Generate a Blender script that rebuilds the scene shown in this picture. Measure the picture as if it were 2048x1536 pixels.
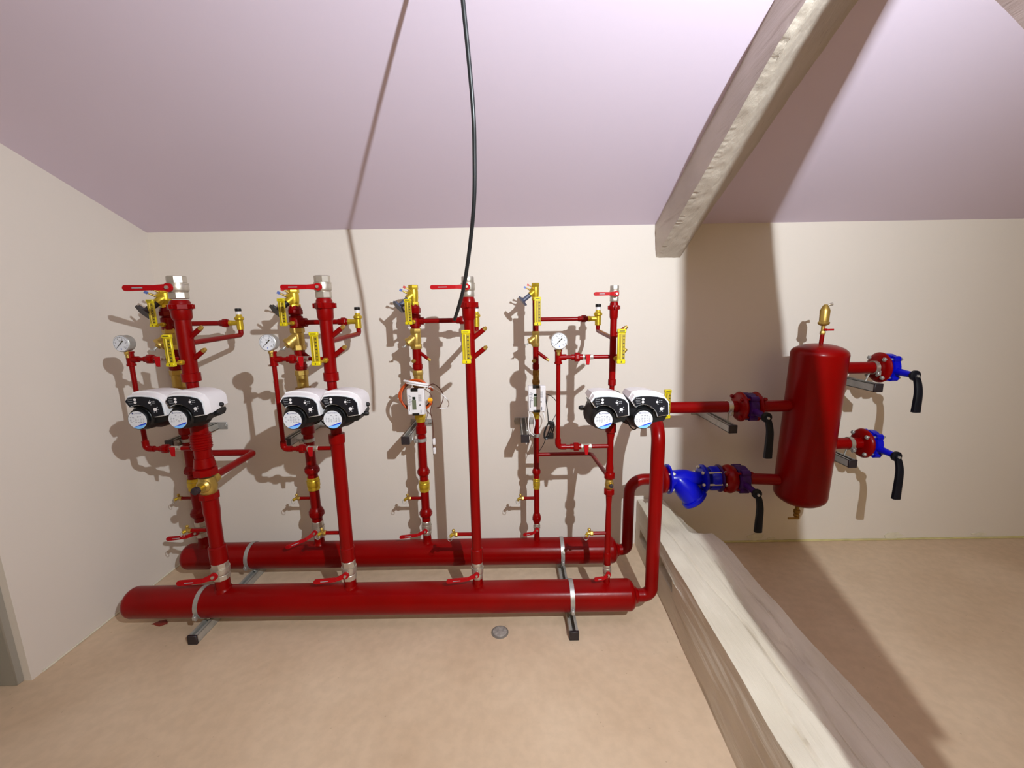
import bpy, math, random
from mathutils import Vector, Matrix, noise
V = Vector
for o in list(bpy.data.objects): bpy.data.objects.remove(o, do_unlink=True)
SC = bpy.context.scene
COL = SC.collection

# ------------------------------------------------------------------ camera
F, PITCH, YAW, ROLL, DIST, HGT = 854.6, 0.181344, -0.000655, -0.016026, 2.48947, 1.5
_w = V((math.sin(YAW)*math.cos(PITCH), math.cos(YAW)*math.cos(PITCH), -math.sin(PITCH)))
_r = V((math.cos(YAW), -math.sin(YAW), 0)); _d = _w.cross(_r)
CR = math.cos(ROLL)*_r - math.sin(ROLL)*_d
CD = math.cos(ROLL)*_d + math.sin(ROLL)*_r
CAM = V((0, -DIST, HGT))
cam = bpy.data.cameras.new('camera'); camo = bpy.data.objects.new('camera', cam); COL.objects.link(camo)
cam.sensor_fit = 'HORIZONTAL'; cam.sensor_width = 36; cam.lens = F*36/2048; cam.clip_start = .02
m = Matrix((CR, -CD, -_w)).transposed().to_4x4(); m.translation = CAM
camo.matrix_world = m
SC.camera = camo

# ------------------------------------------------------------------ world, exposure
wd = bpy.data.worlds.new('world'); SC.world = wd; wd.use_nodes = True
wd.node_tree.nodes['Background'].inputs[0].default_value = (1, .93, .86, 1)
wd.node_tree.nodes['Background'].inputs[1].default_value = .02
SC.view_settings.view_transform = 'Standard'; SC.view_settings.look = 'None'
SC.view_settings.gamma = 1; SC.view_settings.use_curve_mapping = False
SC.view_settings.exposure = 0.0
LAMP = V((.688, -2.734, 2.191))       # the bare bulb that lights the loft
LAMP_POWER = 335
FILL_POWER = 320

def at(px, py, Y):                    # place on the plane y = Y seen at a photo pixel
    v = _w + (px-1024)/F*CR + (py-768)/F*CD
    return CAM + v*((Y-CAM.y)/v.y)
def zat(py, X, Y):                    # height on the plumb line (X, Y) seen at photo row py
    k = (py-768)/F
    a = V((X, Y, 0)) - CAM; n = CD - k*_w
    return -a.dot(n)/n.z

# ------------------------------------------------------------------ materials
def lin(c):
    return tuple(((x/255/12.92) if x/255 <= .04045 else ((x/255+.055)/1.055)**2.4) for x in c)
MATS = {}
def mat(name, rgb, rough=.5, metal=0., var=.06, vs=8., bump=0., bs=60., coat=0., rgb2=None, emit=0, spec=.5, stretch=None, linear=False):
    M = bpy.data.materials.new(name); M.use_nodes = True; nt = M.node_tree; N = nt.nodes; K = nt.links
    b = N['Principled BSDF']
    c1 = rgb if linear else lin(rgb)
    tc = N.new('ShaderNodeTexCoord'); src = tc.outputs['Object']
    if stretch:
        mp = N.new('ShaderNodeMapping'); mp.inputs['Scale'].default_value = stretch
        K.new(src, mp.inputs[0]); src = mp.outputs[0]
    nz = N.new('ShaderNodeTexNoise'); nz.inputs['Scale'].default_value = vs; nz.inputs['Detail'].default_value = 6
    K.new(src, nz.inputs['Vector'])
    cr = N.new('ShaderNodeValToRGB')
    c2 = (lin(rgb2) if rgb2 else tuple(min(1, x*(1+var)) for x in c1))
    c0 = c1 if rgb2 else tuple(x*(1-var) for x in c1)
    cr.color_ramp.elements[0].position = .3; cr.color_ramp.elements[0].color = (*c0, 1)
    cr.color_ramp.elements[1].position = .7; cr.color_ramp.elements[1].color = (*c2, 1)
    K.new(nz.outputs['Fac'], cr.inputs[0]); K.new(cr.outputs[0], b.inputs['Base Color'])
    b.inputs['Roughness'].default_value = rough; b.inputs['Metallic'].default_value = metal
    b.inputs['Coat Weight'].default_value = coat; b.inputs['Coat Roughness'].default_value = .12
    b.inputs['Specular IOR Level'].default_value = spec
    if bump:
        n2 = N.new('ShaderNodeTexNoise'); n2.inputs['Scale'].default_value = bs; n2.inputs['Detail'].default_value = 5
        K.new(src, n2.inputs['Vector'])
        bp = N.new('ShaderNodeBump'); bp.inputs['Strength'].default_value = bump; bp.inputs['Distance'].default_value = .004
        K.new(n2.outputs['Fac'], bp.inputs['Height']); K.new(bp.outputs[0], b.inputs['Normal'])
    if emit:
        b.inputs['Emission Color'].default_value = (*c1, 1); b.inputs['Emission Strength'].default_value = emit
    MATS[name] = M
    return M
RED = mat('red_paint', (.20, .0002, .0004), .30, 0, .10, 6, .10, 35, .03, linear=True, spec=.16)
REDH = mat('red_lever_sleeve', (.36, .002, .005), .5, 0, .05, 10, linear=True, spec=.15)
NICK = mat('nickel_plated_brass', (196, 188, 176), .40, .80, .05, 20, .05, 120)
ZINC = mat('zinc_plated_steel', (172, 170, 166), .42, .6, .12, 30, .08, 90)
BRASS = mat('brass', (184, 153, 78), .38, .75, .10, 25, .08, 110)
BRASSY = mat('yellow_brass', (204, 174, 50), .36, .72, .08, 25, .06, 110)
BRONZE = mat('dull_bronze', (150, 112, 52), .42, .8, .12, 25, .10, 90)
YEL = mat('yellow_anodised_case', (212, 192, 8), .35, .15, .04, 12)
YELD = mat('yellow_scale_plate', (158, 134, 2), .45, .1, .05, 12)
TUBE = mat('thermometer_tube', (222, 196, 80), .2, 0, .02, 5)
INK = mat('dark_print', (52, 44, 30), .6)
GREY = mat('grey_print', (150, 150, 155), .6)
FINE = mat('fine_print', (72, 72, 84), .6)
LOGO = mat('navy_logo_print', (16, 34, 104), .6)
BLACK = mat('black_plastic', (9, 10, 12), .4, 0, .1, 12, .05, 150)
DARK = mat('dark_rubber_cap', (40, 28, 34), .55, 0, .12, 20)
NAVY = mat('navy_control_panel', (13, 16, 25), .35, 0, .05, 10)
WHITE = mat('white_plastic', (220, 214, 215), .38, 0, .02, 6)
PAPER = mat('white_label', (208, 207, 212), .5, 0, .01, 6)
SILV = mat('silver_edge', (200, 202, 206), .4, .2)
LBLUE = mat('light_blue_print', (120, 185, 245), .5)
DBLUE = mat('deep_blue_print', (10, 55, 200), .5)
BLUE = mat('blue_paint', (.0015, .004, .43), .28, 0, .12, 7, .10, 40, .05, linear=True, spec=.22)
PURP = mat('blue_paint_oversprayed_red', (.040, .005, .085), .42, 0, .35, 22, .2, 50, linear=True, spec=.2)
LEVER = mat('black_blue_lever', (10, 12, 22), .45, 0, .12, 25, .1, 120, spec=.22)
SLATE = mat('slate_plastic', (72, 76, 98), .42, 0, .06, 20)
LCD = mat('lcd_glass', (104, 110, 88), .25, 0, .05, 10)
LCDD = mat('lcd_dark', (16, 34, 28), .25)
ORNG = mat('orange_cable', (196, 74, 10), .45, 0, .1, 40)
BROWN = mat('brown_wire', (82, 38, 22), .5)
CABLE = mat('black_cable', (22, 24, 26), .38)
WIREW = mat('white_wire', (226, 220, 220), .45)
TAGY = mat('orange_tag', (250, 178, 10), .45)
TAGR = mat('red_tag', (190, 70, 70), .5); TAGB = mat('blue_tag', (90, 110, 175), .5)
RAIL = mat('galvanised_channel', (172, 167, 158), .5, .35, .15, 30, .1, 80)
CAPM = mat('channel_end_cap', (34, 26, 30), .5)
WALLM = mat('painted_plaster_wall', (218, 207, 197), .62, 0, .012, 1.4, .10, 55, spec=.25)
CEILM = mat('painted_sloping_ceiling', (221, 206, 223), .62, 0, .015, 1.0, .06, 50, spec=.25)
PLAST = mat('raw_plaster_chip', (214, 205, 186), .8, 0, .06, 40, .3, 90)
CAULK = mat('yellowed_caulk', (196, 184, 130), .7, 0, .12, 14, .3, 60)
DOORM = mat('grey_painted_door_frame', (150, 143, 132), .5, 0, .03, 4)
DOORD = mat('door_gap_shade', (34, 30, 30), .6)
BULB = mat('bulb_glass', (255, 240, 225), .3, emit=8)
SKIRT = mat('white_socket', (225, 222, 216), .5)

def floor_mat():
    M = bpy.data.materials.new('beige_cement_screed'); M.use_nodes = True; nt = M.node_tree; N = nt.nodes; K = nt.links
    b = N['Principled BSDF']; tc = N.new('ShaderNodeTexCoord')
    n1 = N.new('ShaderNodeTexNoise'); n1.inputs['Scale'].default_value = 1.6; n1.inputs['Detail'].default_value = 9; n1.inputs['Roughness'].default_value = .6
    n2 = N.new('ShaderNodeTexNoise'); n2.inputs['Scale'].default_value = 26; n2.inputs['Detail'].default_value = 6
    n3 = N.new('ShaderNodeTexVoronoi'); n3.inputs['Scale'].default_value = 17; n3.feature = 'F1'
    for n in (n1, n2, n3): K.new(tc.outputs['Object'], n.inputs['Vector'])
    c = N.new('ShaderNodeValToRGB'); e = c.color_ramp.elements
    e[0].position = .3; e[0].color = (*lin((198, 170, 141)), 1); e[1].position = .7; e[1].color = (*lin((216, 191, 163)), 1)
    K.new(n1.outputs['Fac'], c.inputs[0])
    c2 = N.new('ShaderNodeValToRGB'); e = c2.color_ramp.elements
    e[0].position = .38; e[0].color = (.88, .88, .88, 1); e[1].position = .62; e[1].color = (1, 1, 1, 1)
    K.new(n2.outputs['Fac'], c2.inputs[0])
    c3 = N.new('ShaderNodeValToRGB'); e = c3.color_ramp.elements       # scattered small dark specks
    e[0].position = .035; e[0].color = (.62, .58, .54, 1); e[1].position = .06; e[1].color = (1, 1, 1, 1)
    K.new(n3.outputs['Distance'], c3.inputs[0])
    mx = N.new('ShaderNodeMix'); mx.data_type = 'RGBA'; mx.blend_type = 'MULTIPLY'; mx.inputs['Factor'].default_value = .6
    K.new(c.outputs[0], mx.inputs[6]); K.new(c2.outputs[0], mx.inputs[7])
    m2 = N.new('ShaderNodeMix'); m2.data_type = 'RGBA'; m2.blend_type = 'MULTIPLY'; m2.inputs['Factor'].default_value = .5
    K.new(mx.outputs[2], m2.inputs[6]); K.new(c3.outputs[0], m2.inputs[7])
    K.new(m2.outputs[2], b.inputs['Base Color'])
    b.inputs['Roughness'].default_value = .6; b.inputs['Specular IOR Level'].default_value = .3
    bp = N.new('ShaderNodeBump'); bp.inputs['Strength'].default_value = .12; bp.inputs['Distance'].default_value = .004
    K.new(n2.outputs['Fac'], bp.inputs['Height']); K.new(bp.outputs[0], b.inputs['Normal'])
    return M
FLOORM = floor_mat()

def timber_mat(name, ca, cb, crack):
    M = bpy.data.materials.new(name); M.use_nodes = True; nt = M.node_tree; N = nt.nodes; K = nt.links
    b = N['Principled BSDF']; tc = N.new('ShaderNodeTexCoord')
    mp = N.new('ShaderNodeMapping'); mp.inputs['Scale'].default_value = (22, 1.5, 22); K.new(tc.outputs['Object'], mp.inputs[0])
    n1 = N.new('ShaderNodeTexNoise'); n1.inputs['Scale'].default_value = 1.0; n1.inputs['Detail'].default_value = 8; n1.inputs['Roughness'].default_value = .65
    K.new(mp.outputs[0], n1.inputs['Vector'])
    mp2 = N.new('ShaderNodeMapping'); mp2.inputs['Scale'].default_value = (3, 1.6, 3); K.new(tc.outputs['Object'], mp2.inputs[0])
    n2 = N.new('ShaderNodeTexNoise'); n2.inputs['Scale'].default_value = 1.6; n2.inputs['Detail'].default_value = 6
    K.new(mp2.outputs[0], n2.inputs['Vector'])
    c = N.new('ShaderNodeValToRGB'); e = c.color_ramp.elements
    e[0].position = .35; e[0].color = (*lin(ca), 1); e[1].position = .65; e[1].color = (*lin(cb), 1)
    K.new(n2.outputs['Fac'], c.inputs[0])
    c2 = N.new('ShaderNodeValToRGB'); e = c2.color_ramp.elements
    e[0].position = .30; e[0].color = (*crack, 1); e[1].position = .41; e[1].color = (1, 1, 1, 1)
    K.new(n1.outputs['Fac'], c2.inputs[0])
    mx = N.new('ShaderNodeMix'); mx.data_type = 'RGBA'; mx.blend_type = 'MULTIPLY'; mx.inputs['Factor'].default_value = .55
    K.new(c.outputs[0], mx.inputs[6]); K.new(c2.outputs[0], mx.inputs[7]); K.new(mx.outputs[2], b.inputs['Base Color'])
    b.inputs['Roughness'].default_value = .62; b.inputs['Specular IOR Level'].default_value = .35
    bp = N.new('ShaderNodeBump'); bp.inputs['Strength'].default_value = .8; bp.inputs['Distance'].default_value = .010
    K.new(n1.outputs['Fac'], bp.inputs['Height']); K.new(bp.outputs[0], b.inputs['Normal'])
    return M
TIMB = timber_mat('whitewashed_old_oak', (205, 194, 174), (222, 212, 194), (.55, .5, .44))
TIMB2 = timber_mat('greyed_whitewashed_oak', (190, 178, 164), (208, 196, 182), (.6, .54, .5))

# ------------------------------------------------------------------ mesh helpers
def basis(d):
    d = V(d).normalized()
    a = V((0, 0, 1)) if abs(d.z) < .9 else V((1, 0, 0))
    u = a.cross(d).normalized(); return u, d.cross(u), d
class MB:
    def __init__(s): s.v = []; s.f = []
    def ring(s, c, u, w, r, n, ph=0):
        i = len(s.v)
        for k in range(n):
            a = 2*math.pi*k/n + ph
            s.v.append(V(c) + u*(r*math.cos(a)) + w*(r*math.sin(a)))
        return i
    def loft(s, rings, n, cap=True):
        for a, b in zip(rings, rings[1:]):
            for k in range(n):
                s.f.append((a+k, a+(k+1) % n, b+(k+1) % n, b+k))
        if cap:
            s.f.append(tuple(rings[0]+k for k in reversed(range(n)))); s.f.append(tuple(rings[-1]+k for k in range(n)))
    def lathe(s, p, d, prof, n=20, ph=0):       # prof = [(t along d, radius)]
        u, w, d = basis(d); p = V(p)
        s.loft([s.ring(p+d*t, u, w, max(r, 1e-4), n, ph) for t, r in prof], n); return s
    def cyl(s, a, b, r, r2=None, n=20, ph=0):
        a = V(a); b = V(b); return s.lathe(a, b-a, [(0, r), ((b-a).length, r if r2 is None else r2)], n, ph)
    def hexn(s, a, b, r, n=6, ph=0):            # chamfered nut
        a = V(a); b = V(b); h = (b-a).length; c = min(.12*h, .0025)
        return s.lathe(a, b-a, [(0, r*.93), (c, r), (h-c, r), (h, r*.93)], n, ph)
    def tube(s, pts, r, n=16, closed=False):
        pts = [V(p) for p in pts]
        t0 = (pts[1]-pts[0]).normalized(); u, w, _ = basis(t0); rings = []
        for i, p in enumerate(pts):
            t = (pts[min(i+1, len(pts)-1)] - pts[max(i-1, 0)]).normalized()
            ax = t0.cross(t)
            if ax.length > 1e-6:
                q = Matrix.Rotation(t0.angle(t), 3, ax.normalized()); u = q @ u; w = q @ w
            t0 = t
            rr = r[i] if isinstance(r, (list, tuple)) else r
            rings.append(s.ring(p, u, w, rr, n))
        s.loft(rings, n); return s
    def box(s, c, size, R=None, bev=.0):
        c = V(c); hx, hy, hz = size[0]/2, size[1]/2, size[2]/2
        i = len(s.v); R = R or Matrix.Identity(3)
        b = min(bev, hx*.9, hy*.9, hz*.9)
        if b <= 0:
            for x, y, z in ((-1,-1,-1),(1,-1,-1),(1,1,-1),(-1,1,-1),(-1,-1,1),(1,-1,1),(1,1,1),(-1,1,1)):
                s.v.append(c + R @ V((x*hx, y*hy, z*hz)))
            for f in ((0,3,2,1),(4,5,6,7),(0,1,5,4),(1,2,6,5),(2,3,7,6),(3,0,4,7)): s.f.append(tuple(i+k for k in f))
            return s
        P = {}
        for x in (-1, 1):
            for y in (-1, 1):
                for z in (-1, 1):
                    for ax in range(3):
                        q = [x*(hx-b), y*(hy-b), z*(hz-b)]; q[ax] = (x*hx, y*hy, z*hz)[ax]
                        P[(x, y, z, ax)] = len(s.v); s.v.append(c + R @ V(q))
        g = lambda x, y, z, a: P[(x, y, z, a)]
        def quad(fs, flip): s.f.append(tuple(fs if not flip else fs[::-1]))
        for q in (-1, 1):
            quad([g(q,-1,-1,0), g(q,1,-1,0), g(q,1,1,0), g(q,-1,1,0)], q < 0)
            quad([g(-1,q,-1,1), g(-1,q,1,1), g(1,q,1,1), g(1,q,-1,1)], q < 0)
            quad([g(-1,-1,q,2), g(1,-1,q,2), g(1,1,q,2), g(-1,1,q,2)], q < 0)
        for a_ in (-1, 1):
            for b_ in (-1, 1):
                quad([g(a_,b_,-1,0), g(a_,b_,-1,1), g(a_,b_,1,1), g(a_,b_,1,0)], a_*b_ < 0)
                quad([g(a_,-1,b_,2), g(a_,-1,b_,0), g(a_,1,b_,0), g(a_,1,b_,2)], a_*b_ < 0)
                quad([g(-1,a_,b_,1), g(-1,a_,b_,2), g(1,a_,b_,2), g(1,a_,b_,1)], a_*b_ < 0)
                for c_ in (-1, 1):
                    t = [g(a_,b_,c_,0), g(a_,b_,c_,1), g(a_,b_,c_,2)]
                    s.f.append(tuple(t if a_*b_*c_ > 0 else t[::-1]))
        return s
    def prism(s, poly, o, ux, uy, dv, scale2=1.0):
        o = V(o); ux = V(ux); uy = V(uy); dv = V(dv); n = len(poly); i = len(s.v)
        cx = sum(p[0] for p in poly)/n; cy = sum(p[1] for p in poly)/n
        for x, y in poly: s.v.append(o + ux*x + uy*y)
        for x, y in poly: s.v.append(o + ux*(cx+(x-cx)*scale2) + uy*(cy+(y-cy)*scale2) + dv)
        s.f.append(tuple(i+k for k in range(n))); s.f.append(tuple(i+n+k for k in reversed(range(n))))
        for k in range(n): s.f.append((i+k, i+n+k, i+n+(k+1) % n, i+(k+1) % n))
        return s
    def sphere(s, c, r, n=16, m_=10, sc=(1, 1, 1)):
        c = V(c); rings = []
        for j in range(m_+1):
            th = math.pi*j/m_; i = len(s.v)
            for k in range(n):
                a = 2*math.pi*k/n; q = max(math.sin(th), .002)
                s.v.append(c + V((r*q*math.cos(a)*sc[0], r*q*math.sin(a)*sc[1], -r*math.cos(th)*sc[2])))
            rings.append(i)
        s.loft(rings, n); return s
    def build(s, name, m_, parent=None, flat=False, angle=38):
        org = ORG.get(parent, V((0, 0, 0))) if parent else V((0, 0, 0))
        me = bpy.data.meshes.new(name); me.from_pydata([tuple(p-org) for p in s.v], [], s.f)
        me.materials.append(m_)
        import bmesh
        bm = bmesh.new(); bm.from_mesh(me); bmesh.ops.recalc_face_normals(bm, faces=bm.faces); bm.to_mesh(me); bm.free()
        if not flat:
            me.shade_smooth(); me.set_sharp_from_angle(angle=math.radians(angle))
        o = bpy.data.objects.new(name, me); COL.objects.link(o)
        if parent: o.parent = parent; ORG[o] = org
        else: ORG[o] = V((0, 0, 0))
        return o
ORG = {}
def tag(o, label=None, cat=None, group=None, kind=None):
    if label: o['label'] = label
    if cat: o['category'] = cat
    if group: o['group'] = group
    if kind: o['kind'] = kind
    return o
def thing(name, loc, label, cat, group=None):
    o = bpy.data.objects.new(name, None); COL.objects.link(o); o.location = loc; o.empty_display_size = .03
    ORG[o] = V(loc); return tag(o, label, cat, group)
def struct(o): o['kind'] = 'structure'; return o
def fillet(pts, r, seg=7):
    pts = [V(p) for p in pts]; out = [pts[0]]
    for i in range(1, len(pts)-1):
        a, b, c = pts[i-1], pts[i], pts[i+1]
        d1 = (a-b).normalized(); d2 = (c-b).normalized(); ang = d1.angle(d2)
        if abs(ang-math.pi) < 1e-3: out.append(b); continue
        t = min(r/math.tan(ang/2), (a-b).length*.49, (c-b).length*.49); rr = t*math.tan(ang/2)
        cen = b + (d1+d2).normalized()*(rr/math.sin(ang/2))
        s = b+d1*t-cen; e = b+d2*t-cen; full = s.angle(e); ax = s.cross(e).normalized()
        for k in range(seg+1): out.append(cen + Matrix.Rotation(full*k/seg, 3, ax) @ s)
    out.append(pts[-1]); return out
def catmull(pts, n=8):
    pts = [V(p) for p in pts]; q = [2*pts[0]-pts[1]] + pts + [2*pts[-1]-pts[-2]]; out = []
    for i in range(1, len(q)-2):
        for k in range(n):
            t = k/n; a, b, c, d = q[i-1:i+3]
            out.append(.5*((2*b)+(c-a)*t+(2*a-5*b+4*c-d)*t*t+(3*b-a-3*c+d)*t**3))
    out.append(pts[-1]); return out
def text(body, size, o, ux, uy, name, m_, parent, align='CENTER', depth=.0003):
    cu = bpy.data.curves.new('t', 'FONT'); cu.body = body; cu.size = size; cu.align_x = align; cu.align_y = 'CENTER'; cu.resolution_u = 2
    ob = bpy.data.objects.new('t', cu); COL.objects.link(ob)
    me = bpy.data.meshes.new_from_object(ob.evaluated_get(bpy.context.evaluated_depsgraph_get()))
    bpy.data.objects.remove(ob, do_unlink=True)
    o = V(o); ux = V(ux); uy = V(uy)
    b = MB(); b.v = [o + ux*p.co.x + uy*p.co.y for p in me.vertices]; b.f = [tuple(p.vertices) for p in me.polygons]
    bpy.data.meshes.remove(me)
    return b.build(name, m_, parent, flat=True) if b.f else None
EX, EY, EZ = V((1, 0, 0)), V((0, 1, 0)), V((0, 0, 1))

# ------------------------------------------------------------------ room shell
ZC, SL = 1.93, .365
XL, XR, YB, YR = -2.015, 4.0, -6.4, -3.2
ZR = ZC - SL*YR
struct(MB().box(((XL+XR)/2, YB/2, -.05), (XR-XL+.4, -YB+.4, .1)).build('floor', FLOORM))
wb = struct(MB().box(((XL+XR)/2, .06, (ZC+.1)/2), (XR-XL+.4, .12, ZC+.1)).build('wall_back', WALLM))
struct(MB().box(((XL+XR)/2, YB-.06, (ZC+.1)/2), (XR-XL+.4, .12, ZC+.1)).build('wall_rear', mat('raw_timber_lining', (222, 198, 156), .7, 0, .1, 3)))
def gable(x0, x1, name, y0=.0):
    poly = [(YB-.1, 0), (y0, 0), (y0, ZC-SL*y0+.06), (YR, ZR+.06), (YB-.1, ZC+.06)]
    return struct(MB().prism(poly, (x0, 0, 0), EY, EZ, V((x1-x0, 0, 0))).build(name, WALLM))
DY0, DY1, DH = -.961, -1.90, 2.02              # door opening in the left wall
b = MB()
b.prism([(DY0, 0), (.0, 0), (.0, ZC+.06), (DY0, ZC-SL*DY0+.06)], (XL, 0, 0), EY, EZ, V((-.12, 0, 0)))
b.prism([(DY1, DH), (DY0, DH), (DY0, ZC-SL*DY0+.06), (DY1, ZC-SL*DY1+.06)], (XL, 0, 0), EY, EZ, V((-.12, 0, 0)))
b.prism([(YB-.1, 0), (DY1, 0), (DY1, ZC-SL*DY1+.06), (YR, ZR+.06), (YB-.1, ZC+.06)], (XL, 0, 0), EY, EZ, V((-.12, 0, 0)))
struct(b.build('wall_left', WALLM))
gable(XR, XR+.12, 'wall_right')
poly = [(.12, ZC-SL*.12), (YR, ZR), (YR, ZR+.15), (.12, ZC+.1)]
struct(MB().prism(poly, (XL-.12, 0, 0), EY, EZ, V((XR-XL+.24, 0, 0))).build('ceiling', CEILM))
PINE = mat('pale_pine_boarding', (232, 208, 160), .6, 0, .08, 3, stretch=(1, 12, 1))
poly = [(YR, ZR), (YB-.12, ZC-SL*.12), (YB-.12, ZC+.1), (YR, ZR+.15)]
struct(MB().prism(poly, (XL-.12, 0, 0), EY, EZ, V((XR-XL+.24, 0, 0))).build('ceiling', PINE))
# door in the left wall: frame boards and a closed leaf set back
dr = bpy.data.objects.new('door_1', None); COL.objects.link(dr); dr.location = (XL-.04, DY0, 0); ORG[dr] = V((XL-.04, DY0, 0)); struct(dr)
b = MB(); b.box((XL-.075, DY0-.012, DH/2), (.090, .030, DH), None, .004).box((XL-.075, DY1+.014, DH/2), (.090, .028, DH), None, .003)
b.box((XL-.075, (DY0+DY1)/2, DH-.014), (.090, DY0-DY1-.054, .028)); b.build('door_jamb', DOORM, dr)
MB().box((XL-.140, (DY0+DY1)/2, DH/2), (.036, DY0-DY1-.062, DH-.03), None, .003).build('door_leaf', DOORM, dr)
b = MB(); b.box((XL-.108, DY0-.034, DH/2), (.020, .016, DH-.04)); b.build('gap_shade_strip', DOORD, dr)  # dark strip standing in for the shade in the door gap
# caulk bead and plaster chips along the foot of the back wall
b = MB()
pts = [(1.05+i*.05, -.004, .004+.003*noise.noise(V((i*.7, 0, 0)))) for i in range(48)]
b.tube(pts, [.006+.004*abs(noise.noise(V((i*.9, 5, 0)))) for i in range(48)], 6)
struct(b.build('trim_1', CAULK))
def chip(x, z, w, h, seed):
    rr = random.Random(seed); n = 11
    poly = [(w/2*math.cos(a)*rr.uniform(.75, 1.15), max(-.9*z, h/2*math.sin(a)*rr.uniform(.7, 1.2))) for a in [2*math.pi*i/n for i in range(n)]]
    MB().prism(poly, (x, -.004, z), EX, EZ, V((0, .006, 0))).build('plaster_chip', PLAST, wb)
chip(1.53, .035, .11, .05, 1); chip(2.40, .028, .12, .05, 2); chip(2.95, .03, .10, .02, 3); chip(1.63, .02, .06, .015, 4)
# left wall foot: thin mortar bead
b = MB(); b.tube([(XL+.003, -.02-i*.05, .004) for i in range(19)], [.004+.003*abs(noise.noise(V((i*.8, 2, 0)))) for i in range(19)], 6)
struct(b.build('trim_2', PLAST))

# ------------------------------------------------------------------ timbers
def section_loft(name, stations, m_, parent=None, sub=6, amp=.006, carve=None, seed=0, label=None, cat=None):
    # stations: list of (origin point, [(u, v) corner offsets], U, W); corner rings interpolated, hewn by noise
    b = MB(); rings = []
    nsec = len(stations[0][1])
    for o, poly, U, W in stations:
        i = len(b.v)
        for k in range(nsec):
            p, q = poly[k], poly[(k+1) % nsec]
            for t in range(sub):
                f = t/sub; u = p[0]+(q[0]-p[0])*f; w = p[1]+(q[1]-p[1])*f
                P = V(o) + V(U)*u + V(W)*w
                nn = noise.noise(V((P.x*9+seed, P.y*2.2, P.z*9)))*amp + noise.noise(V((P.x*30, P.y*4+seed, P.z*30)))*amp*.45
                c = V(o) + V(U)*(sum(x[0] for x in poly)/nsec) + V(W)*(sum(x[1] for x in poly)/nsec)
                dirn = (P-c); dirn.y = 0
                if dirn.length > 1e-5: P = P + dirn.normalized()*nn
                if carve: P = carve(P)
                b.v.append(P)
        rings.append(i)
    b.loft(rings, nsec*sub)
    o = b.build(name, m_, parent, angle=50)
    return o
def lerp(a, b_, t): return a+(b_-a)*t
def poly_lerp(A, B, t): return [(lerp(p[0], q[0], t), lerp(p[1], q[1], t)) for p, q in zip(A, B)]
# rafter: section at the wall and higher up (x, depth below the ceiling plane)
RA = [(.808, .02), (.819, -.177), (.954, -.179), (1.075, .02)]
RB = [(.755, .02), (.742, -.165), (.768, -.168), (1.018, .02)]
st = []
for i in range(90):
    y = .0 - 3.15*i/89; t = min(1, -y/1.18); t2 = t if y > -1.18 else 1 + (-y-1.18)*.02
    st.append(((0, y, ZC-SL*y), poly_lerp(RA, RB, min(t2, 1.04)), EX, EZ))
def nick(P):                                     # axe nicks along the lower arris
    f = noise.noise(V((P.y*85, 3, 0)))*.55
    t = min(1, -P.y/1.18); xe = lerp(.819, .742, t); ze = ZC-SL*P.y-lerp(.177, .165, t)
    d = math.hypot(P.x-xe, P.z-ze)
    if d < .022 and f > .05: P = P + V((.010*f, 0, .016*f))
    return P + V((.0025*noise.noise(V((P.x*14, P.y*7, P.z*14))), 0, .003*noise.noise(V((P.x*40, P.y*18, 7)))))
st = []
for i in range(420):
    y = .0 - 3.15*i/419; t = min(1, -y/1.18)
    st.append(((0, y, ZC-SL*y), poly_lerp(RA, RB, t), EX, EZ))
tag(section_loft('timber_rafter', st, TIMB2, sub=14, amp=.004, carve=nick, seed=3), 'whitewashed old timber rafter sloping down to the back wall under the ceiling', 'beam')
# tie beam on the floor
S0 = [(.762, .0), (.766, .30), (.97, .305), (1.00, .0)]
S1 = [(.748, .0), (.748, .30), (1.06, .295), (1.09, .0)]
S2 = [(.700, .0), (.713, .305), (1.06, .30), (1.10, .0)]
def tie_carve(P):
    x, y, z = P
    if x < .80:                                  # mortises in the near side
        if (-.235 < y < -.10 and .095+(-.235-y)*0 < z < .150) or (-.67 < y < -.465 and .150 < z < .212): P = P + V((.075, 0, 0))
    if z > .22:                                  # shakes, scars and a knot hole along the top
        d = 0
        for xc, w, dep, y0, y1, fq in ((.935, .010, .030, -.55, -4.6, 2.1), (.845, .006, .014, -.30, -1.30, 3.0), (.905, .006, .016, -1.05, -4.6, 2.6), (.985, .007, .018, -.80, -2.6, 3.3), (.800, .005, .010, -1.2, -4.0, 2.4)):
            if y1 < y < y0:
                xx = xc - .022*math.sin(y*fq+xc*40) + .008*math.sin(y*11+xc*90)
                e = min(1, (y0-y)/.15, (y-y1)/.15)*(.45+.55*max(0, noise.noise(V((y*3, xc*50, 0)))+.4))
                d += dep*e*math.exp(-((x-xx)/w)**2)
        d += .040*math.exp(-((x-.970)/.028)**2-((y+1.18)/.075)**2) + .020*math.exp(-((x-.95)/.05)**2-((y+1.0)/.20)**2)
        d += .022*math.exp(-((x-.86)/.045)**2-((y+.27)/.10)**2) + .010*max(0, noise.noise(V((x*7, y*2.3, 4))))
        P = P - V((0, 0, d))
        if y > -.40 and x > .93: P = P - V((0, 0, .06*min(1, (x-.93)/.06)*min(1, (y+.40)/.04)))
        if x < .80: P = P + V((.010*noise.noise(V((y*3.3, 1, 0))), 0, .007*noise.noise(V((y*5.1, 8, 0)))))
        if x > 1.0: P = P + V((.018*noise.noise(V((y*3.1, 5, 0))), 0, -.012*abs(noise.noise(V((y*4.1, 9, 0))))))
    return P
st = []
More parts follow.
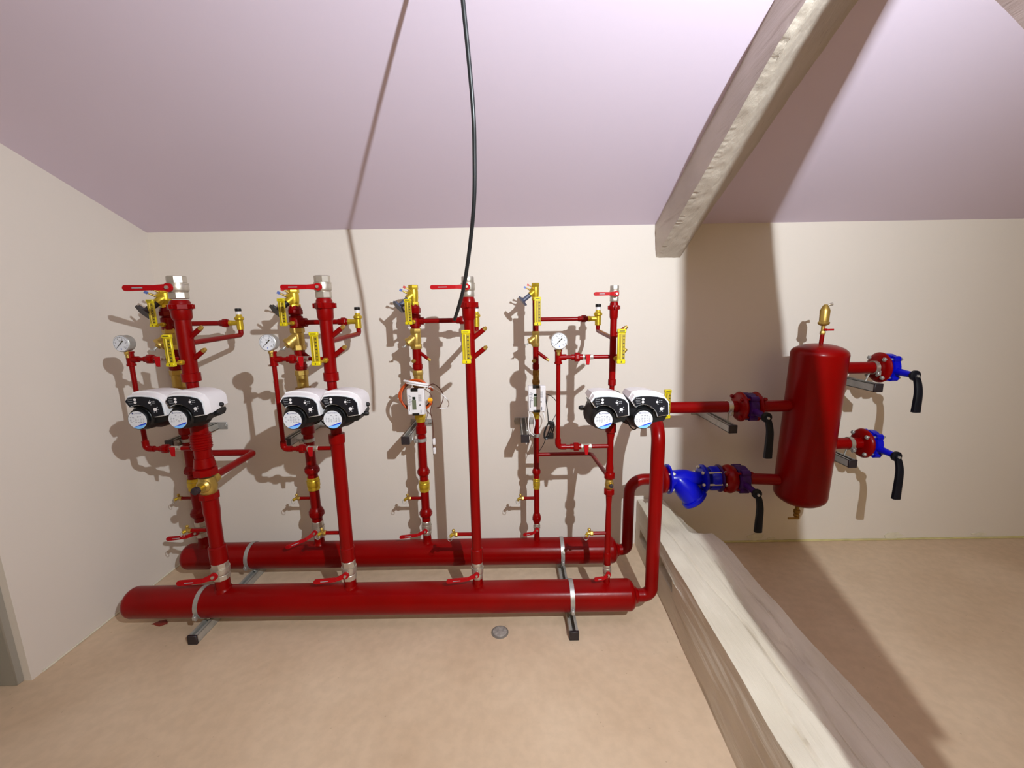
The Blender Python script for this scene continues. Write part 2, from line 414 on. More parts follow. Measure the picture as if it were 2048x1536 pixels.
for i in range(480):
    y = -.002 - 4.6*i/479
    p = poly_lerp(S0, S1, min(1, -y/.5)) if y > -.5 else poly_lerp(S1, S2, min(1, (-y-.5)/1.2))
    st.append(((0, y, 0), p, EX, EZ))
tie = tag(section_loft('timber_tie_beam', st, TIMB, sub=44, amp=.007, carve=tie_carve, seed=11), 'whitewashed hewn timber tie beam lying on the floor towards the camera', 'beam')
# truss post standing on the tie beam beside the camera (its shadow falls across wall, floor and tank)
st = []
for i in range(40):
    z = .29 + (2.55-.29)*i/39
    xl_ = .747+.038*(2.1-z); xr = .821+.160*(2.145-z)
    st.append(((0, 0, z), [(xl_, -2.26), (xr, -2.26), (xr, -2.14), (xl_, -2.14)], EX, EY))
tag(section_loft('timber_post', st, TIMB2, sub=4, amp=.002, seed=5), 'leaning timber truss post standing on the floor tie beam', 'beam')
st = []
for i in range(30):
    y = -2.13 + (2.13-1.50)*i/29; z = 1.988+1.34*(y+1.676)
    st.append(((0, y, z), [(.812, 0), (.955, 0), (.955, .15), (.812, .15)], EX, V((0, -.80, .60))))
tag(section_loft('timber_brace', st, TIMB2, sub=8, amp=.005, seed=8), 'timber knee brace between post and rafter at the upper right corner', 'beam')

# the bare bulb hanging under the rafter
t = thing('reflector_lamp', LAMP, 'reflector lamp hanging on a cord under the ridge', 'lamp')
zc = ZC-SL*LAMP.y
MB().cyl(LAMP+V((0, 0, .06)), V((LAMP.x, LAMP.y, zc)), .003, n=8).build('cord', CABLE, t)
MB().lathe(LAMP+V((0, 0, .03)), EZ, [(0, .013), (.02, .015), (.045, .010), (.06, .004)], 14).build('socket', SKIRT, t)
MB().sphere(LAMP-(V((.10, 0, 1.75))-LAMP).normalized()*.022, .009, 10, 8).build('bulb_tip', BULB, t)
AIM = (V((.10, 0, 1.75))-LAMP).normalized()
MB().lathe(LAMP-AIM*.055, AIM, [(0, .012), (.012, .020), (.050, .046), (.0505, .0445), (.014, .018), (.004, .008)], 28).build('reflector', SKIRT, t)
ld = bpy.data.lights.new('bulb_light', 'SPOT'); ld.energy = LAMP_POWER; ld.color = (.86, .945, 1.0); ld.shadow_soft_size = .011
ld.spot_size = math.radians(156); ld.spot_blend = 1.0
lo = bpy.data.objects.new('bulb_light', ld); COL.objects.link(lo); lo.parent = t; lo.location = (0, 0, 0)
lo.rotation_euler = AIM.to_track_quat('-Z', 'Y').to_euler()

UP = V((1.2, -5.3, .42))  # added lamp out of view, lifts the shadows by light bounced off the boards
t = thing('added_fill_uplighter', (UP.x, UP.y, 0), 'added fill lamp, unseen, at the far end of the loft shining up at the pine boards', 'lamp')
MB().lathe((UP.x, UP.y, 0), EZ, [(0, .10), (.012, .10), (.02, .02), (.30, .02)], 20).build('base', BLACK, t)
MB().lathe((UP.x, UP.y, .30), EZ, [(0, .02), (.01, .05), (.14, .075), (.142, .072), (.015, .04)], 24).build('shade', BLACK, t)
ld = bpy.data.lights.new('fill_light', 'SPOT'); ld.energy = FILL_POWER; ld.color = (.90, 1, .90); ld.shadow_soft_size = .04; ld.spot_size = math.radians(120); ld.spot_blend = .8
lo = bpy.data.objects.new('fill_light', ld); COL.objects.link(lo); lo.parent = t; lo.location = (0, 0, .42); lo.rotation_euler = (math.pi, 0, 0)

# ------------------------------------------------------------------ shared parts
YF, YK = -.668, -.288                       # supply row (front) and return row (behind)
XS = [-1.384, -.781, -.178, .432]
XRt = [-1.742, -1.095, -.490, .124]
ORDN = ['leftmost', 'second', 'third', 'rightmost']
RS = [.0300, .0260, .0222, .0140]           # supply pipe radii
RR = [.0275, .0262, .0224, .0155]           # return pipe radii

def ball_valve(X, Y, z0, z1, r, hdir, hl, label, metal=None, drop=0, group=None, lugs=False):
    metal = metal or NICK
    t = thing('ball_valve', (X, Y, z0), label, 'valve', group); h = z1-z0
    b = MB()
    b.hexn((X, Y, z0), (X, Y, z0+h*.30), r, 8, math.pi/8)
    b.lathe((X, Y, z0+h*.28), EZ, [(0, r*.86), (h*.06, r*1.04), (h*.12, r*1.08), (h*.32, r*1.08), (h*.38, r*1.04), (h*.42, r*.86)], 22)
    b.hexn((X, Y, z0+h*.68), (X, Y, z1), r, 8, math.pi/8)
    b.lathe((X, Y, z0+h*.64), EZ, [(0, r*1.1), (h*.05, r*1.1)], 22)
    b.build('body', metal, t)
    zm = z0+h*.48; ys = Y-r*1.05
    MB().cyl((X, Y-r*.6, zm), (X, ys-.014, zm), r*.36, n=12).build('stem', metal, t)
    hd = V(hdir).normalized(); yh = ys-.012; w = max(.010, r*.42)
    p0 = V((X, yh, zm)); p1 = p0+hd*hl*.34+V((0, -.006, -drop)); p2 = p0+hd*hl+V((0, -.006, -drop*1.15))
    up = EZ if abs(hd.z) < .8 else EX
    hb = MB()
    poly = lambda a, c, wa, wc: [(a, wa), (c, wc)]
    def bar(a, c, wa, wc, th):
        dx = (c-a); L_ = dx.length; dx.normalize(); n_ = dx.cross(EY).normalized()
        hb.prism([(0, -wa), (L_, -wc), (L_, wc), (0, wa)], a+V((0, -th/2, 0)), dx, n_, V((0, th, 0)))
    hb.cyl(p0+V((0, .005, 0)), p0+V((0, -.005, 0)), w*1.15, n=14)
    bar(p0, p1, w*.95, w*.62, .006); bar(p1-(p1-p0)*.05, p2, w*.66, w*.78, .010)
    hb.cyl(p2+V((0, .005, 0)), p2+V((0, -.005, 0)), w*.78, n=12)
    ho = hb.build('lever', REDH, t)
    MB().hexn(p0+V((0, -.004, 0)), p0+V((0, -.013, 0)), w*.5, 6).build('nut', NICK, ho)
    dd = (p2-p1).normalized(); pc = p1+(p2-p1)*.55; nn = dd.cross(EY).normalized(); lw = (p2-p1).length*.20
    MB().prism([(-lw, -w*.14), (lw, -w*.14), (lw, w*.14), (-lw, w*.14)], pc+V((0, -.0052, 0)), dd, nn, V((0, -.0006, 0))).build('sleeve_print', GREY, ho)
    return t

def thermometer(X, Y, ztop, zbot, d, label, r, stem=True):
    yf = Y-d; h = ztop-zbot; w = .0165
    t = thing('thermometer', (X, yf, zbot), label, 'thermometer')
    MB().box((X, yf, (ztop+zbot)/2), (w*1.84, .012, h*.86), None, .002).build('case', YEL, t)
    MB().box((X, yf-.001, ztop-h*.055), (w*2.06, .017, h*.11), None, .002).build('top_cap', YEL, t)
    MB().box((X, yf-.001, zbot+h*.055), (w*2.06, .017, h*.11), None, .002).build('bottom_cap', YEL, t)
    MB().box((X+.002, yf-.0066, (ztop+zbot)/2), (w*1.45, .002, h*.74)).build('scale_plate', YELD, t)
    MB().cyl((X-.001, yf-.0085, zbot+h*.13), (X-.001, yf-.0085, ztop-h*.13), .0024, n=8).build('glass_tube', TUBE, t)
    b = MB()
    for i in range(7): b.box((X+.0085, yf-.0079, zbot+h*(.17+.105*i)), (.006, .0008, .0042))
    for i in range(22): b.box((X+.0036, yf-.0079, zbot+h*(.16+.031*i)), (.0022, .0008, .0009))
    b.box((X, yf-.0098, zbot+h*.055), (.003, .0008, h*.06)); b.box((X, yf-.0098, ztop-h*.055), (w*1.3, .0008, .003))
    b.build('scale_marks', INK, t)
    if stem:
        b = MB(); zs = zbot+h*.075
        b.cyl((X, yf+.004, zs), (X, Y-r*.7, zs), .0062, n=12); b.hexn((X, Y-r-.022, zs), (X, Y-r-.004, zs), .0115, 6)
        b.build('stem', BRASSY, t)
    return t

def drain_cock(p, dirx, label, Lstub, rs=.0075):
    p = V(p)
    t = thing('drain_cock', p, label, 'valve', 'small brass drain cocks')
    b = MB(); b.hexn(p+V((dirx*.000, 0, 0)), p+V((dirx*.014, 0, 0)), .0115, 6); b.cyl(p+V((dirx*.012, 0, 0)), p+V((dirx*.030, 0, 0)), .0075, n=12)
    b.cyl(p+V((dirx*.018, 0, 0)), p+V((dirx*.018, 0, .017)), .0055, n=10); b.build('body', BRASS, t)
    MB().sphere(p+V((dirx*.018, 0, .019)), .0080, 10, 8).build('square_head', BRASS, t)
    b = MB(); b.cyl(p+V((dirx*.026, -.002, -.002)), p+V((dirx*.033, -.014, -.004)), .0078, n=10); b.build('outlet_cap', BRASSY, t)
    c = p+V((dirx*.034, -.014, -.014)); pts = [c+V((.010*math.cos(a), 0, .012*math.sin(a))) for a in [2*math.pi*i/16 for i in range(17)]]
    MB().tube(pts, .0012, 6).build('cap_ring', ZINC, t)
    return t

def pocket(parent, p0, p1, r):
    p0 = V(p0); p1 = V(p1); d = (p1-p0).normalized()
    o = MB().cyl(p0, p1-d*.010, r, n=14).build('sensor_pocket', RED, parent)
    b = MB(); b.cyl(p1-d*.013, p1, r*.92, n=14); b.hexn(p1-d*.002, p1+d*.007, r*.72, 6); b.build('plug', BRASS, o)

def union(X, Y, z0, z1, r, parent, lug=True, name='union'):
    h = z1-z0; b = MB()
    b.lathe((X, Y, z0), EZ, [(0, r), (h*.12, r*1.16), (h*.40, r*1.20), (h*.5, r*1.22), (h*.88, r*1.18), (h, r)], 22)
    b.hexn((X, Y, z0+h*.52), (X, Y, z0+h*.80), r*1.42, 8, math.pi/8)
    if lug:
        for a in range(4): 
            an = math.pi/4*0+a*math.pi/2; c = V((X+math.cos(an)*r*1.5, Y+math.sin(an)*r*1.5, z0+h*.66))
            b.box(c, (r*.5, r*.5, h*.22), None, .001)
    return b.build(name, RED, parent)
def bulge(X, Y, z0, z1, r, parent):
    h = z1-z0; b = MB()
    b.lathe((X, Y, z0), EZ, [(0, r), (h*.1, r*1.25), (h*.22, r*1.50), (h*.45, r*1.62), (h*.68, r*1.5), (h*.85, r*1.3), (h, r)], 22)
    b.hexn((X, Y, z0+h*.25), (X, Y, z0+h*.65), r*1.66, 8, .2)
    return b.build('union', RED, parent)
def socket(X, Y, z0, z1, r, parent, m_=None, name='socket', k=1.22):
    h = z1-z0
    return MB().lathe((X, Y, z0), EZ, [(0, r), (h*.06, r*k), (h*.94, r*k), (h, r)], 22).build(name, m_ or RED, parent)

def balancing_valve(X, Y, z0, z1, r, label, ang=0., hand=None):
    t = thing('balancing_valve', (X, Y, z0), label, 'valve', 'brass balancing valves'); h = z1-z0
    R = Matrix.Rotation(ang, 3, 'Z'); D = lambda x, y, z: R @ V((x, y, z)); c = V((X, Y, z0+h*.42))
    b = MB(); b.hexn((X, Y, z0), (X, Y, z0+h*.20), r*1.25, 6); b.lathe((X, Y, z0+h*.18), EZ, [(0, r*.95), (h*.2, r*1.08), (h*.5, r*1.12), (h*.68, r*.98)], 20)
    b.hexn((X, Y, z1-h*.22), (X, Y, z1), r*1.25, 6)
    ax = D(-.74, 0, -.0).normalized()*.74+V((0, 0, -.56)); ax.normalize(); ax = D(-.78, -.10, -.62).normalized()
    o = c+V((0, 0, h*.16))
    b.cyl(o, o+ax*(r*2.1), r*1.0, r*.86, n=18)
    b.build('body', BRASSY, t)
    up = D(-.62, -.05, .78).normalized()
    q = o+up*(r*.9)+ax*(r*.4)
    bb = MB(); bb.hexn(q-up*r*.9, q+up*r*.45, r*.92, 6); bonnet = bb.build('bonnet', BRASSY, t)
    for k, tm in ((-.30, TAGR), (.62, TAGB)):
        s = q+ax*(r*k*1.25)+up*(r*.25); tip = s+D(-.86, -.05, .42).normalized()*(r*1.35)
        e = MB().cyl(s, tip, r*.30, r*.13, n=10).build('test_point', BRASS, t)
        dd = (tip-s).normalized(); n_ = dd.cross(EY).normalized()
        MB().prism([(0, -r*.3), (r*.62, -r*.3), (r*.62, r*.3), (0, r*.3)], tip-EY*.001, dd, n_, V((0, .002, 0))).build('tag', tm, e)
    hm = hand or SLATE
    w0 = o+ax*(r*2.0); w1 = o+ax*(r*4.9)
    hd = MB(); hd.cyl(w0, w1, r*.66, n=16); ho = hd.build('handle_neck', hm, t)
    u, w, _ = basis(ax); poly = []
    for i in range(24):
        a = 2*math.pi*i/24; rr_ = r*(1.78+.18*math.cos(a*6)); poly.append((rr_*math.cos(a), rr_*math.sin(a)))
    hw = MB(); hw.prism(poly, w1-ax*r*.1, u, w, ax*(r*.42), .93); hw.build('handwheel', hm, ho)
    return t

def strainer(X, Y, z0, z1, r, label, ang=0.):
    t = thing('y_strainer', (X, Y, z0), label, 'strainer', 'brass y strainers'); h = z1-z0; R = Matrix.Rotation(ang, 3, 'Z')
    b = MB(); b.hexn((X, Y, z0), (X, Y, z0+h*.24), r*1.22, 6); b.hexn((X, Y, z1-h*.24), (X, Y, z1), r*1.22, 6)
    b.lathe((X, Y, z0+h*.22), EZ, [(0, r), (h*.14, r*1.08), (h*.42, r*1.08), (h*.56, r)], 20)
    o = V((X, Y, z0+h*.62)); ax = R @ V((-.76, -.12, -.62)).normalized()
    b.cyl(o, o+ax*r*1.9, r*.98, n=18); b.build('body', BRASS, t)
    b = MB(); b.lathe(o+ax*r*1.8, ax, [(0, r*1.10), (r*.2, r*1.16), (r*.55, r*1.12), (r*.7, r*.7)], 20); b.hexn(o+ax*r*2.4, o+ax*r*2.75, r*.5, 6); cp = b.build('cap', BRASS, t)
    e = o+ax*r*2.7; b = MB(); b.cyl(e, e+ax*r*.7, r*.20, n=10); u, w, _ = basis(ax)
    b.box(e+ax*r*.8, (r*.9, r*.2, r*.3), None, .001); b.build('drain_plug', ZINC, cp)
    return t

def check_valve(X, Y, z0, z1, r, label):
    t = thing('check_valve', (X, Y, z0), label, 'valve', 'brass check valves'); h = z1-z0
    b = MB(); b.hexn((X, Y, z0), (X, Y, z0+h*.28), r*1.14, 8, .2); b.lathe((X, Y, z0+h*.25), EZ, [(0, r*1.1), (h*.06, r*1.2), (h*.5, r*1.2), (h*.56, r*1.1)], 20)
    b.hexn((X, Y, z1-h*.26), (X, Y, z1), r*1.14, 8, .2); b.build('body', BRASSY, t)
    MB().lathe((X, Y, z0+h*.70), EZ, [(0, r*1.22), (h*.05, r*1.22)], 20).build('seal_ring', BRASS, t)
    return t

def heat_meter(X, Y, zt, zb, r, label, box=True):
    t = thing('heat_meter', (X, Y, zb), label, 'meter', 'heat meters on the return pipes')
    h = zt-zb
    b = MB(); b.cyl((X, Y, zb), (X, Y, zt), r*1.15, n=18); b.hexn((X, Y, zb-.016), (X, Y, zb+.004), r*1.45, 6); b.hexn((X, Y, zt-.004), (X, Y, zt+.016), r*1.45, 6)
    b.build('flow_sensor', BRONZE, t)
    yb = Y-.075; w = .088; zm = (zt+zb)/2
    b = MB(); b.box((X, yb, zm), (w, .030, h), None, .004); bo = b.build('calculator_box', WHITE, t)
    b = MB(); b.box((X-.004, yb-.004, zt-.005), (.034, .030, .014)); b.box((X-.002, yb-.004, zb+.004), (.034, .030, .012)); b.build('clip', BLACK, bo)
    MB().box((X-.008, yb-.0155, zm-.014), (.020, .002, .050)).build('display', LCD, bo)
    MB().box((X-.008, yb-.0155, zm+.020), (.015, .002, .014)).build('display_head', LCDD, bo)
    b = MB()
    for i in range(9): b.box((X-.031+.004*(i % 2), yb-.0153, zm+.034-.006*i), (.010+.003*(i % 3), .0008, .0016))
    for i in range(7): b.box((X+.022, yb-.0153, zm+.036-.005*i), (.016-.003*(i % 2), .0008, .0014))
    b.box((X-.034, yb-.0153, zm-.025), (.003, .0008, .038)); b.box((X+.024, yb-.0153, zm-.05), (.003, .0008, .018))
    b.build('print', FINE, bo)
    MB().cyl((X+.021, yb-.015, zm-.015), (X+.021, yb-.017, zm-.015), .0035, n=10).build('button', INK, bo)
    MB().box((X, Y-.045, zm), (.03, .05, h*.5)).build('mount', BLACK, t)
    return t

def twin_pump(X, label, zc):
    Y0 = -.868
    t = thing('twin_pump', (X, YF, zc-.06), label, 'pump', 'twin head circulation pumps')
    # volute and flanges on the pipe axis
    b = MB()
    zb = zc+.010
    for s in (-1, 1): b.cyl((X+s*.062, YF-.03, zb), (X+s*.062, YF-.095, zb), .058, .062, n=26)
    b.box((X, YF-.035, zb), (.15, .07, .075), None, .012)
    b.lathe((X, YF, zc-.055), EZ, [(0, .034), (.03, .040), (.06, .045), (.10, .040), (.125, .034)], 22)
    b.build('volute', BLACK, t)
    for s in (-1, 1):
        hx = X+s*.0785; o = V((hx, Y0, zc))
        mo = MB().lathe((hx, YF-.09, zc+.004), -EY, [(0, .060), (.02, .060), (.03, .053), (.085, .050), (.098, .0395), (.108, .0395)], 30).build('motor', BLACK, t)
        # control box, panel outline relative to the disc centre
        arc = [(.0575*math.cos(a), .0575*math.sin(a)) for a in [math.radians(q) for q in range(9, 119, 10)]]
        out = [(.1015, .0155), (.0980, .064), (.0835, .0815), (.055, .0895), (.022, .0930), (-.010, .0930), (-.032, .0900), (-.0445, .0725)]
        P = [(-.0285, .0475)] + arc[::-1] + [(.0575, .0080)]
        poly = P + out
        hood = MB()
        lip = [(-.030, .0465)] + [(q[0], q[1]) for q in arc[::-1]] + [(.058, .0065)]
        front = lip + [(.1045, .0135), (.1010, .0655), (.0855, .0850), (.056, .0938), (.022, .0975), (-.011, .0975), (-.0345, .0940), (-.0480, .0725)]
        hood.prism(front, (hx, Y0+.0085, zc), EX, EZ, V((0, .028, .004)), 1.02)
        q2 = [(.106, .014), (.1025, .069), (.087, .091), (.056, .1035), (.020, .1085), (-.014, .1085), (-.038, .103), (-.050, .078), (-.036, .056), (.04, .04)]
        q3 = [(.098, .030), (.095, .068), (.080, .085), (.052, .095), (.018, .099), (-.014, .099), (-.036, .094), (-.046, .078), (-.036, .060), (.04, .045)]
        hood2 = MB(); i0 = len(hood.v)
        n_ = len(q2)
        for x, z in q2: hood.v.append(V((hx+x, Y0+.036, zc+z)))
        for x, z in q3: hood.v.append(V((hx+x, Y0+.150, zc+z)))
        for k in range(n_): hood.f.append((i0+k, i0+n_+k, i0+n_+(k+1) % n_, i0+(k+1) % n_))
        hood.f.append(tuple(i0+k for k in range(n_))); hood.f.append(tuple(i0+n_+k for k in reversed(range(n_))))
        ho = hood.build('hood', WHITE, t)
        pl = MB().prism(poly, (hx, Y0+.010, zc), EX, EZ, V((0, -.006, 0)), .985).build('panel_frame', SILV, t)
        cx = sum(p[0] for p in poly)/len(poly); cz = sum(p[1] for p in poly)/len(poly)
        arc2 = [(.0592*math.cos(a), .0592*math.sin(a)) for a in [math.radians(q) for q in range(12, 118, 10)]]
        poly2 = [(-.0280, .0500)] + arc2[::-1] + [(.0590, .0100)] + [(.0995, .0172), (.0960, .0632), (.0825, .0798), (.0545, .0878), (.0215, .0912), (-.0098, .0912), (-.0310, .0884), (-.0425, .0725)]
        pn = MB().prism(poly2, (hx, Y0+.005, zc), EX, EZ, V((0, -.0035, 0)), .995).build('control_panel', NAVY, t)
        yp = Y0+.0015
        for x, z, r in ((-.0030, .0800, .0050), (-.0030, .0688, .0050), (.0525, .0680, .0046), (.0705, .0405, .0068)):
            MB().cyl((hx+x, yp, zc+z), (hx+x, yp-.0015, zc+z), r, n=14).build('button', WHITE, pn)
        b = MB()
        for x, z, r in ((.0540, .0765, .0020), (.0790, .0485, .0022), (.0810, .0395, .0020), (.0650, .0300, .0022), (.0745, .0300, .0022)):
            b.cyl((hx+x, yp, zc+z), (hx+x, yp-.0006, zc+z), r, n=10)
        for x, z, w in ((.0615, .0725, .004), (.0690, .0730, .006), (.0625, .0660, .004), (.0695, .0660, .005), (.0565, .0590, .006)):
            b.box((hx+x, yp-.0004, zc+z), (w, .0008, .0018))
        b.build('indicator', GREY, pn)
        for body, x, z in (('Power', -.0115, .0828), ('Status', -.0135, .0740), ('Speed', -.0110, .0650)):
            text(body, .0072, (hx+x, yp-.0006, zc+z), EX, EZ, 'lettering', GREY, pn, 'RIGHT')
        # dark terminal base under the hood
        b = MB(); b.prism([(.035, .022), (.098, .018), (.100, .006), (.090, -.012), (.035, -.022)], (hx, Y0+.020, zc), EX, EZ, V((0, .115, 0)), .95)
        b.prism([(-.046, .068), (-.030, .046), (.0, .055), (.05, .03), (.03, 0), (-.03, .02), (-.042, .05)], (hx, Y0+.030, zc), EX, EZ, V((0, .10, 0)), .95)
        tb = b.build('terminal_base', BLACK, t)
        if s == 1:
            b = MB(); b.lathe((hx+.098, Y0+.10, zc+.035), EX, [(0, .009), (.010, .009), (.014, .006)], 12); b.lathe((hx+.096, Y0+.07, zc+.004), EX, [(0, .010), (.012, .010), (.020, .007)], 12)
            b.build('cable_gland', BLACK, tb)
        else:
            b = MB(); b.lathe((hx-.058, Y0+.115, zc+.022), -EX, [(0, .011), (.012, .011), (.02, .006)], 12); b.build('vent_screw', BLACK, tb)
        # name plate disc
        MB().lathe((hx, Y0+.004, zc), -EY, [(0, .0395), (.006, .0395), (.009, .0375)], 36).build('disc_rim', BLACK, mo)
        ds = MB().cyl((hx, Y0-.004, zc), (hx, Y0-.0062, zc), .0355, n=40).build('name_plate', PAPER, mo)
        yd = Y0-.0064; R_ = .0348
        def seg(f0, f1, m_, nm):
            top = []; bot = []
            for i in range(17):
                x = -R_*.92+2*R_*.92*i/16; lo_ = -math.sqrt(max(0, R_*R_-x*x)); u_ = (x/R_+1)/2
                a = max(lo_, R_*f0(u_)); c = max(lo_, R_*f1(u_)); bot.append((x, a)); top.append((x, c+1e-5))
            bb = MB(); i0 = 0
            for q in bot: bb.v.append(V((hx+q[0], yd, zc+q[1])))
            for q in top: bb.v.append(V((hx+q[0], yd, zc+q[1])))
            for k in range(16): bb.f.append((k, k+1, 18+k, 17+k))
            bb.build(nm, m_, ds, flat=True)
        wave = lambda u_: -.92+.16*u_+.34*u_**.8
        seg(lambda u_: -2, lambda u_: -.93+.42*min(u_*1.1, 1)**1.1, LBLUE, 'blue_wave')
        seg(lambda u_: -.93+.42*min(u_*1.1, 1)**1.1, lambda u_: -.93+.42*min(u_*1.1, 1)**1.1+.26*max(0, u_-.22)**.8, DBLUE, 'blue_wave')
        text('LOWARA', .0080, (hx+.003, yd, zc+.0265), EX, EZ, 'lettering', LOGO, ds)
        b = MB(); b.cyl((hx-.0155, yd+.0004, zc+.0265), (hx-.0155, yd, zc+.0265), .0026, n=10)
        b.build('emblem', LOGO, ds)
        b = MB(); rr = random.Random(int(hx*1000))
        for i in range(6):
            for k in range(6):
                if rr.random() < .78 and (i != 0 or 1 < k < 5):
                    b.box((hx-.025+k*.0098+rr.uniform(-.001, .001), yd, zc+.0155-i*.0048), (rr.uniform(.003, .0075), .0005, .0011))
        b.build('fine_print', FINE, ds)
    return t

def gauge(X, Y, z, r, label):
    t = thing('pressure_gauge', (X, Y, z-r), label, 'gauge', 'round pressure gauges')
    y = Y-.028
    MB().lathe((X, Y+.004, z), -EY, [(0, r*.92), (.004, r*.97), (.026, r*.97), (.028, r), (.034, r), (.036, r*.93)], 40).build('housing', ZINC, t)
    f = MB().cyl((X, y-.001, z), (X, y-.0056, z), r*.90, n=40).build('dial', PAPER, t); yd = y-.0062
    b = MB()
    for i in range(51):
        a = math.radians(225-270*i/50); ln = .10 if i % 5 == 0 else .05; c = r*(.82-ln/2)
        R = Matrix.Rotation(-(a-math.pi/2), 3, 'Y')
        b.box((X+c*math.cos(a), yd, z+c*math.sin(a)), (.0009 if i % 5 else .0014, .0005, r*ln), R)
    b.build('tick_marks', FINE, f)
    for i, n_ in enumerate(('0', '2', '4', '6', '8', '10')):
        a = math.radians(225-54*i); text(n_, r*.24, (X+r*.60*math.cos(a), yd, z+r*.60*math.sin(a)), EX, EZ, 'numeral', INK, f)
    text('bar', r*.22, (X, yd, z+r*.34), EX, EZ, 'lettering', INK, f)
    b = MB(); b.box((X, yd, z-r*.62), (r*.08, .0005, r*.2)); b.build('blue_mark', TAGB, f)
    b = MB(); d = V((math.cos(math.radians(45)), 0, math.sin(math.radians(45)))); n_ = V((-d.z, 0, d.x))
    b.prism([(-r*.62, -.0006), (-r*.1, -.0014), (0, -.003), (r*.1, -.0015), (r*.48, -.0028), (r*.48, .0028), (r*.1, .0015), (0, .003), (-r*.1, .0014), (-r*.62, .0006)], (X, yd-.0008, z), d, n_, V((0, -.001, 0)))
    b.build('needle', INK, f)
    b = MB(); b.hexn((X, Y-.010, z-r-.012), (X, Y-.010, z-r+.003), .011, 6); b.cyl((X, Y-.010, z-r-.026), (X, Y-.010, z-r-.010), .008, n=12); b.build('connector', BRASS, t)
    return t

def small_cock(X, Y, z, label):
    t = thing('gauge_cock', (X, Y, z), label, 'valve', 'small cocks on the gauge lines')
    b = MB(); b.hexn((X-.026, Y, z), (X-.014, Y, z), .0125, 6); b.cyl((X-.016, Y, z), (X+.016, Y, z), .0115, n=14); b.hexn((X+.014, Y, z), (X+.026, Y, z), .0125, 6)
    b.cyl((X, Y, z), (X, Y-.020, z), .007, n=10); b.build('body', NICK, t)
    b = MB(); b.prism([(-.011, .013), (.011, .013), (.010, -.004), (.006, -.032), (-.006, -.032), (-.010, -.004)], (X, Y-.018, z), EX, EZ, V((0, -.007, 0)), .9)
    b.build('butterfly_handle', REDH, t); return t

def clamp_ring(c, axis, r, w, parent, m_=None, bolt=None):
    u, ww, d = basis(axis); c = V(c); b = MB(); n = 28
    i0 = []
    for k in range(n):
        a = 2*math.pi*k/n; e = u*math.cos(a)+ww*math.sin(a)
        for rr_, tt in ((r, -w/2), (r+.003, -w/2), (r+.003, w/2), (r, w/2)): b.v.append(c+e*rr_+d*tt)
    for k in range(n):
        a0 = k*4; a1 = ((k+1) % n)*4
        for j in range(4): b.f.append((a0+j, a0+(j+1) % 4, a1+(j+1) % 4, a1+j))
    o = b.build('clamp_ring', m_ or ZINC, parent)
    if bolt:
        q = c+V(bolt).normalized()*(r+.012); tt = V(bolt).normalized()
        e = tt.cross(d).normalized()
        b = MB(); b.box(q, (.016, .016, .018), None, .002); b.hexn(q-e*.016, q-e*.007, .007, 6); b.cyl(q-e*.018, q+e*.018, .0035, n=8); b.build('clamp_bolt', ZINC, o)
    return o

def wall_bracket(x, z, yend, label, col_x=None, col_y=None, cr=0, ring_axis='z', ring_z=None):
    t = thing('wall_bracket', (x, 0, z), label, 'bracket', 'channel brackets on the back wall')
    b = MB(); w = .040; th = .003
    b.box((x, yend/2, z-w/2+th/2), (w, -yend, th)); b.box((x-w/2+th/2, yend/2, z), (th, -yend, w)); b.box((x+w/2-th/2, yend/2, z), (th, -yend, w))
    b.box((x-w/2+.005, yend/2, z+w/2-th/2), (.010, -yend, th)); b.box((x+w/2-.005, yend/2, z+w/2-th/2), (.010, -yend, th))
    b.build('channel', RAIL, t)
    MB().box((x, yend-.004, z), (w+.003, .010, w+.003), None, .002).build('end_cap', CAPM, t)
    pl = MB().box((x+.010, -.003, z), (.125, .006, .044), None, .002).build('wall_plate', ZINC, t)
    b = MB()
    for s in (-.042, .062): b.hexn((x+s, -.005, z), (x+s, -.014, z), .009, 6); b.cyl((x+s, -.004, z), (x+s, -.007, z), .014, n=14)
    b.build('bolt', ZINC, pl)
    return t

# ------------------------------------------------------------------ headers on the floor
RM, ZM = .0715, .137
def header(Y, x0, x1, label, name='header_pipe'):
    t = thing(name, ((x0+x1)/2, Y, 0), label, 'pipe')
    b = MB()
    n = 7; prof = []
    for i in range(n): 
        a = math.pi/2*i/(n-1); prof.append((.045*(1-math.cos(a)), max(.004, RM*math.sin(a))))
    prof.append((x1-x0-.030, RM))
    for i in range(n):
        a = math.pi/2*i/(n-1); prof.append((x1-x0-.030+.030*math.sin(a), max(.004, RM*(1-.62*(1-math.cos(a))))))
    b.lathe((x0, Y, ZM), EX, prof, 44); b.build('barrel', RED, t)
    return t
hF = header(YF, -1.855, .566, 'long red header pipe nearest the camera on floor rails')
hK = header(YK, -1.870, .572, 'long red header pipe behind, closer to the wall')
for t, Y in ((hF, YF), (hK, YK)):
    for x in XS if t is hF else XRt:
        i = (XS if t is hF else XRt).index(x); r = (RS if t is hF else RR)[i]
        MB().lathe((x, Y, ZM+RM-.012), EZ, [(0, r*1.35), (.010, r*1.22), (.016, r*1.05), (.036, r*1.02)], 20).build('outlet_stub', RED, t)
